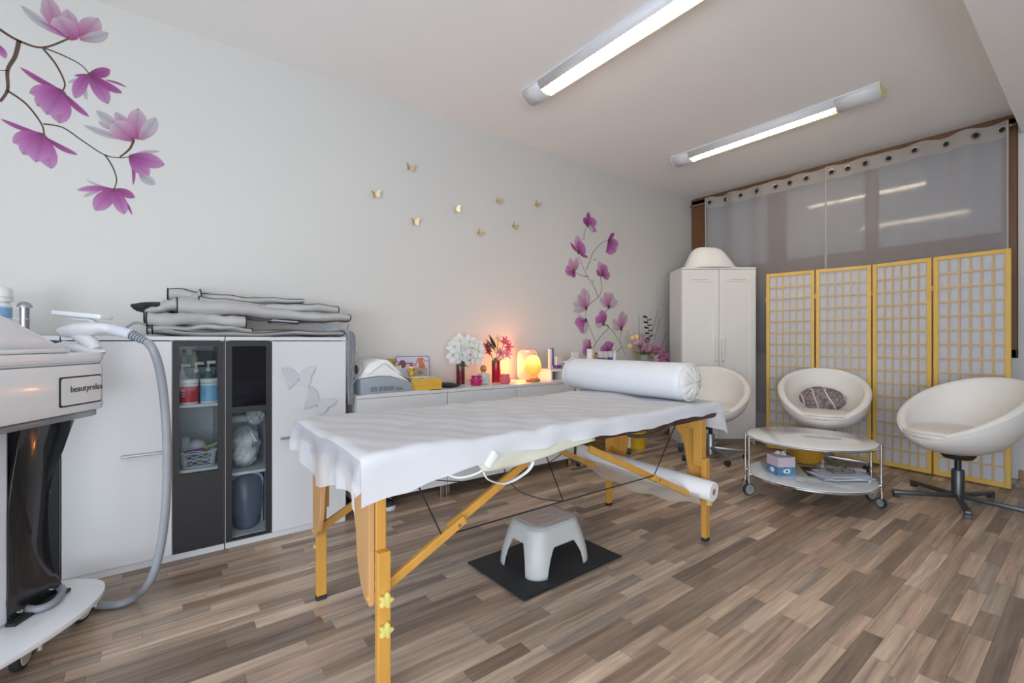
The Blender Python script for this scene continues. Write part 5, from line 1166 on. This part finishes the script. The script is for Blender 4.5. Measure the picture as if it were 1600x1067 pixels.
# ---- shoes under the sideboard
def shoe(loc, rz, label):
    t = thing('sneaker', label, 'shoe', loc, rz, 'shoes under the sideboard')
    sole = smooth_poly([(-.13, -.03), (-.05, -.036), (.06, -.045), (.12, -.035), (.138, 0), (.12, .035), (.05, .040), (-.05, .032), (-.13, .03), (-.142, 0)], 4)
    MB().prism(sole, .025, bev=.004).build('sole', mat('shoe_white', (.62, .62, .62), .6), t, 35)
    def up(u, v):
        x = -.135+.265*u; wdt = .034+.010*math.sin(PI*u)-.012*max(0, u-.85)/.15; h = .058*(1-.55*u**1.4)*(1 if u < .93 else (1-u)/.07*.6+.4); a = PI*v
        return Vector((x, wdt*math.cos(a), .024+h*math.sin(a)**.7))
    MB().grid(up, 20, 12).build('upper', mat('shoe_black', (.02, .022, .03), .6), t, 'all')
    for k in range(4):
        u = .45+.09*k; o_ = MB().tube([up(u, .15+.7*j/8)+Vector((0, 0, .002)) for j in range(9)], .0035, 5); o_.build('stripe', mat('shoe_white', (.62, .62, .62), .6), t, True)
shoe((1.045, 2.90, .0005), R(-70), 'black sneaker with white stripes under the sideboard by the cabinet'); shoe((1.16, 2.93, .0005), R(-84), 'black sneaker with white stripes behind the table leg')

# ================================================================= wall decals and butterflies
PETALM = printmat('printed_petal'); BARK = mat('printed_bark', (.10, .055, .035), .7, var=.3, scale=40)
YD = WY-.0012
def wp(x, y): p = ony(x, y, YD); return (p.x, p.z)
def decal(label, flowers, branches, conv, ox, oz, tone):
    t = thing('wall_decal', label, 'wall decal', (ox, WY-.0006, oz), group='magnolia wall decals')
    for wdt, P in branches:
        Q = [Vector((*p, 0)) for p in (conv(*q) for q in P)]; Q = [Vector((q.x-ox, 0, q.y-oz)) for q in Q]
        # flat ribbon
        S = []
        for i in range(len(Q)-1):
            p0, p1, p2, p3 = Q[max(i-1, 0)], Q[i], Q[i+1], Q[min(i+2, len(Q)-1)]
            for k in range(5): u = k/5; S.append(.5*((2*p1)+(p2-p0)*u+(2*p0-5*p1+4*p2-p3)*u*u+(3*p1-p0-3*p2+p3)*u**3))
        S.append(Q[-1]); m = MB(); bm = m.bm; prev = None; n_ = len(S)
        for i, p in enumerate(S):
            d = (S[min(i+1, n_-1)]-S[max(i-1, 0)]).normalized(); nn_ = Vector((-d.z, 0, d.x))*wdt*(1-.45*i/n_)
            a, b = bm.verts.new(p+nn_), bm.verts.new(p-nn_)
            if prev: bm.faces.new((prev[0], prev[1], b, a))
            prev = (a, b)
        m.build('branch', BARK, t)
    for base, petals in flowers:
        bm = bmesh.new(); cl = bm.loops.layers.float_color.new('Col'); lv = 0
        for pt in petals:
            (tip, wdt, kind) = pt[:3]; bs = pt[3] if len(pt) > 3 else base
            b = Vector(conv(*bs)); e = Vector(conv(*tip)); d = e-b; L_ = d.length; d.normalize(); nrm = Vector((-d.y, d.x)); lv += 1
            sc_ = (Vector(conv(bs[0]+10, bs[1]))-Vector(conv(*bs))).length/10; W_ = wdt*sc_*.5; y = -.0004*lv
            dark, mid, light = {'d': ((.20, .03, .14), (.36, .06, .27), (.46, .12, .38)), 'm': ((.26, .03, .20), (.46, .11, .38), (.58, .28, .54)), 'l': ((.42, .06, .26), (.56, .26, .44), (.64, .50, .60)), 'p': ((.50, .20, .34), (.55, .48, .54), (.56, .56, .59))}[kind]
            nu, nv = 12, 6; V = []
            bend = .10*L_*(1 if lv % 2 else -1)*(.4 if wdt > 60 else 1)
            for i in range(nu+1):
                u = 1-(1-i/nu)**1.7; pf = max(0, math.sin(PI*min(1, .03+.97*u**1.25)))**.55; row = []
                for j in range(nv+1):
                    f = j/nv*2-1; p = b+d*(L_*u*(1-.03*abs(f)))+nrm*(W_*pf*f+bend*math.sin(PI*u)*.5)
                    row.append((bm.verts.new((p.x-ox, y, p.y-oz)), u, f))
                V.append(row)
            def colr(u, f):
                k = min(1, u*1.05); c = [dark[q]+(mid[q]-dark[q])*min(1, k*2.2) if k < .45 else mid[q]+(light[q]-mid[q])*((k-.45)/.55) for q in range(3)]
                vein = 1-.16*max(0, 1-abs(f)*7)-.10*max(0, 1-abs(abs(f)-.5)*9)+.10*abs(f)**2; return (*[min(1, x*vein*tone) for x in c], 1)
            for i in range(nu):
                for j in range(nv):
                    q = (V[i][j], V[i+1][j], V[i+1][j+1], V[i][j+1])
                    fc = bm.faces.new([x[0] for x in q])
                    for lp, x in zip(fc.loops, q): lp[cl] = colr(x[1], x[2])
        b = Vector(conv(*base)); sc_ = (Vector(conv(base[0]+10, base[1]))-b).length/10; vs_ = [bm.verts.new((b.x-ox+7*sc_*math.cos(k*PI/5), -.0004*(lv+1), b.y-oz+9*sc_*math.sin(k*PI/5))) for k in range(10)]
        fc = bm.faces.new(vs_)
        for lp in fc.loops: lp[cl] = (.10, .07, .03, 1)
        me = bpy.data.meshes.new('flower'); bm.to_mesh(me); bm.free(); me.materials.append(PETALM)
        o = bpy.data.objects.new('flower', me); col.objects.link(o); o.parent = t
c1 = lambda x, y: wp(x/2.964, y/2.964)
FL1 = [((315, 178), [((95, 25), 52, 'p', (290, 165)), ((185, 40), 40, 'p', (255, 135)), ((215, -25), 85, 'l', (280, 160)), ((310, 42), 70, 'l', (330, 150)), ((455, 85), 92, 'l', (375, 178)), ((500, 152), 56, 'p', (370, 182)), ((262, 72), 120, 'l', (345, 185)), ((180, 95), 16, 'm', (300, 168))]),
       ((415, 345), [((312, 382), 26, 'p'), ((400, 462), 22, 'p', (395, 390)), ((588, 404), 12, 'd', (490, 370)), ((510, 322), 55, 'd'), ((345, 350), 20, 'd'), ((345, 455), 56, 'm'), ((500, 482), 74, 'm'), ((566, 432), 48, 'd')]),
       ((285, 420), [((90, 310), 32, 'd'), ((135, 430), 80, 'm'), ((170, 490), 110, 'm'), ((275, 572), 105, 'm'), ((215, 530), 120, 'm'), ((413, 542), 34, 'd', (300, 438))]),
       ((195, 622), [((0, 550), 28, 'd'), ((58, 660), 90, 'm'), ((105, 715), 110, 'm'), ((238, 782), 95, 'm'), ((165, 750), 110, 'm'), ((360, 718), 32, 'd', (215, 640))]),
       ((615, 645), [((386, 580), 40, 'p', (590, 642)), ((445, 510), 58, 'p', (560, 620)), ((455, 560), 30, 'p', (520, 600)), ((535, 518), 56, 'l', (590, 610)), ((640, 502), 86, 'l', (635, 645)), ((722, 545), 62, 'p', (650, 645)), ((520, 562), 118, 'l', (620, 648))]),
       ((603, 725), [((742, 700), 24, 'p'), ((718, 855), 55, 'p', (645, 800)), ((617, 857), 16, 'd'), ((690, 812), 80, 'm'), ((762, 762), 85, 'm')]),
       ((527, 878), [((395, 832), 14, 'p'), ((385, 912), 20, 'p', (460, 885)), ((612, 996), 14, 'd', (560, 910)), ((355, 880), 34, 'm'), ((625, 915), 50, 'd'), ((440, 975), 80, 'm'), ((575, 992), 66, 'm')]),
       ((-20, 200), [((26, 272), 40, 'm')])]
BR1 = [(.012, [(-10, 130), (80, 185), (195, 220), (310, 182)]), (.016, [(88, 188), (70, 260), (35, 325), (35, 415), (0, 470)]), (.005, [(35, 327), (-10, 325)]), (.009, [(200, 225), (260, 300), (300, 385), (287, 425)]), (.007, [(205, 222), (290, 255), (375, 300), (415, 345)]), (.009, [(35, 420), (120, 480), (190, 570), (205, 622)]), (.007, [(200, 573), (290, 590), (380, 650), (480, 715), (550, 730), (605, 725)]), (.011, [(620, 648), (600, 690), (555, 727)]), (.007, [(485, 715), (520, 770), (540, 830), (527, 880)])]
BR1 = [(w_*.55, P) for w_, P in BR1]
decal('large purple magnolia branch decal on the wall above the tall cabinets', FL1, BR1, c1, -.30, 1.95, .74)
c2 = lambda x, y: wp(860+x/3.556, 320+y/3.556)
FL2 = [((205, 112), [((186, 68), 24, 'd'), ((212, 38), 26, 'd'), ((258, 92), 38, 'm'), ((258, 146), 24, 'm'), ((238, 152), 20, 'p')]), ((155, 262), [((110, 208), 14, 'd'), ((150, 168), 44, 'l'), ((190, 220), 60, 'm'), ((210, 292), 14, 'd')]),
       ((325, 200), [((356, 156), 18, 'd'), ((362, 266), 70, 'm'), ((310, 272), 14, 'd'), ((380, 220), 34, 'm')]), ((130, 370), [((80, 368), 32, 'm'), ((86, 342), 20, 'm'), ((108, 295), 34, 'l'), ((150, 290), 30, 'l'), ((122, 404), 26, 'd')]),
       ((288, 388), [((255, 362), 26, 'd'), ((268, 312), 36, 'l'), ((312, 335), 42, 'm'), ((333, 390), 34, 'm')]), ((198, 574), [((125, 545), 32, 'p'), ((183, 460), 54, 'l'), ((212, 478), 22, 'p'), ((150, 500), 46, 'l'), ((125, 588), 22, 'p')]),
       ((325, 566), [((272, 515), 30, 'p'), ((300, 485), 46, 'l'), ((345, 488), 52, 'l'), ((374, 530), 30, 'p')]), ((196, 642), [((134, 656), 44, 'm'), ((172, 714), 58, 'm'), ((196, 718), 24, 'p'), ((145, 610), 10, 'p')]),
       ((295, 660), [((248, 628), 40, 'm'), ((282, 583), 44, 'm'), ((250, 676), 18, 'p'), ((310, 605), 14, 'd')]), ((392, 686), [((345, 635), 32, 'p'), ((402, 588), 46, 'l'), ((428, 608), 30, 'l'), ((360, 655), 44, 'l'), ((345, 682), 18, 'p')]),
       ((222, 795), [((180, 752), 44, 'l'), ((215, 745), 12, 'd'), ((178, 822), 40, 'm')]), ((322, 812), [((276, 800), 42, 'm'), ((310, 758), 54, 'm'), ((342, 792), 40, 'm'), ((352, 762), 10, 'd')])]
BR2 = [(.004, P) for P in ([(235, 795), (280, 730), (325, 680), (298, 662)], [(265, 512), (240, 450), (205, 395), (170, 320), (155, 265)], [(185, 195), (190, 150), (205, 112)], [(200, 362), (220, 310), (240, 260), (290, 208), (325, 200)], [(205, 398), (170, 392), (132, 370)], [(278, 395), (285, 470), (265, 512), (215, 555), (198, 600), (196, 642)], [(200, 630), (225, 700), (252, 766)], [(325, 568), (300, 606)], [(300, 662), (345, 700), (385, 765), (418, 838)], [(400, 686), (388, 740), (392, 772)], [(368, 816), (400, 788)], [(252, 307), (240, 303)], [(235, 430), (245, 410)])]
decal('small pink magnolia branch decal on the wall near the wardrobe', FL2, BR2, c2, 3.7, 1.35, .85)
def wall_butterfly(px, py, rot, op, label):
    p = ony(px, py, WY); t = thing('gold_butterfly', label, 'wall ornament', (p.x, WY-.002, p.z), group='small gold butterflies on the wall')
    h = bfly_outline(.048); n = len(h)//2+1
    for sgn in (1, -1):
        pts = [(abs(x)*sgn, y*.85) for x, y in h[:n]]
        if sgn < 0: pts = pts[::-1]
        MB().prism(pts, .0008, M=Matrix.Translation((0, -.002, 0)) @ FACE_NY @ Matrix.Rotation(rot, 4, 'Z') @ Matrix.Rotation(-sgn*op, 4, 'Y')).build('wing', GOLD, t)
    MB().tube([FACE_NY.to_3x3() @ (Matrix.Rotation(rot, 3, 'Z') @ Vector((0, y, .002))) for y in (-.018, .014)], .0022, 6).build('body', GOLD, t, True)
for px, py, r_, op, lb in ((640, 262, 0, 35, 'gold butterfly highest on the wall, wings level'), (586, 304, 12, 40, 'gold butterfly on the wall nearest the big magnolia decal'), (647, 347, 8, 40, 'gold butterfly on the wall straight below the highest one'), (712, 328, 25, 45, 'gold butterfly tilted right in the middle of the flight'), (748, 364, -28, 45, 'gold butterfly lowest on the wall'), (777, 314, -15, 45, 'gold butterfly above the pair tilted left'), (802, 353, -32, 45, 'gold butterfly just above the salt lamp glow side'), (837, 319, -30, 50, 'gold butterfly on the wall nearest the small magnolia decal')):
    wall_butterfly(px, py, R(r_), R(op), lb)
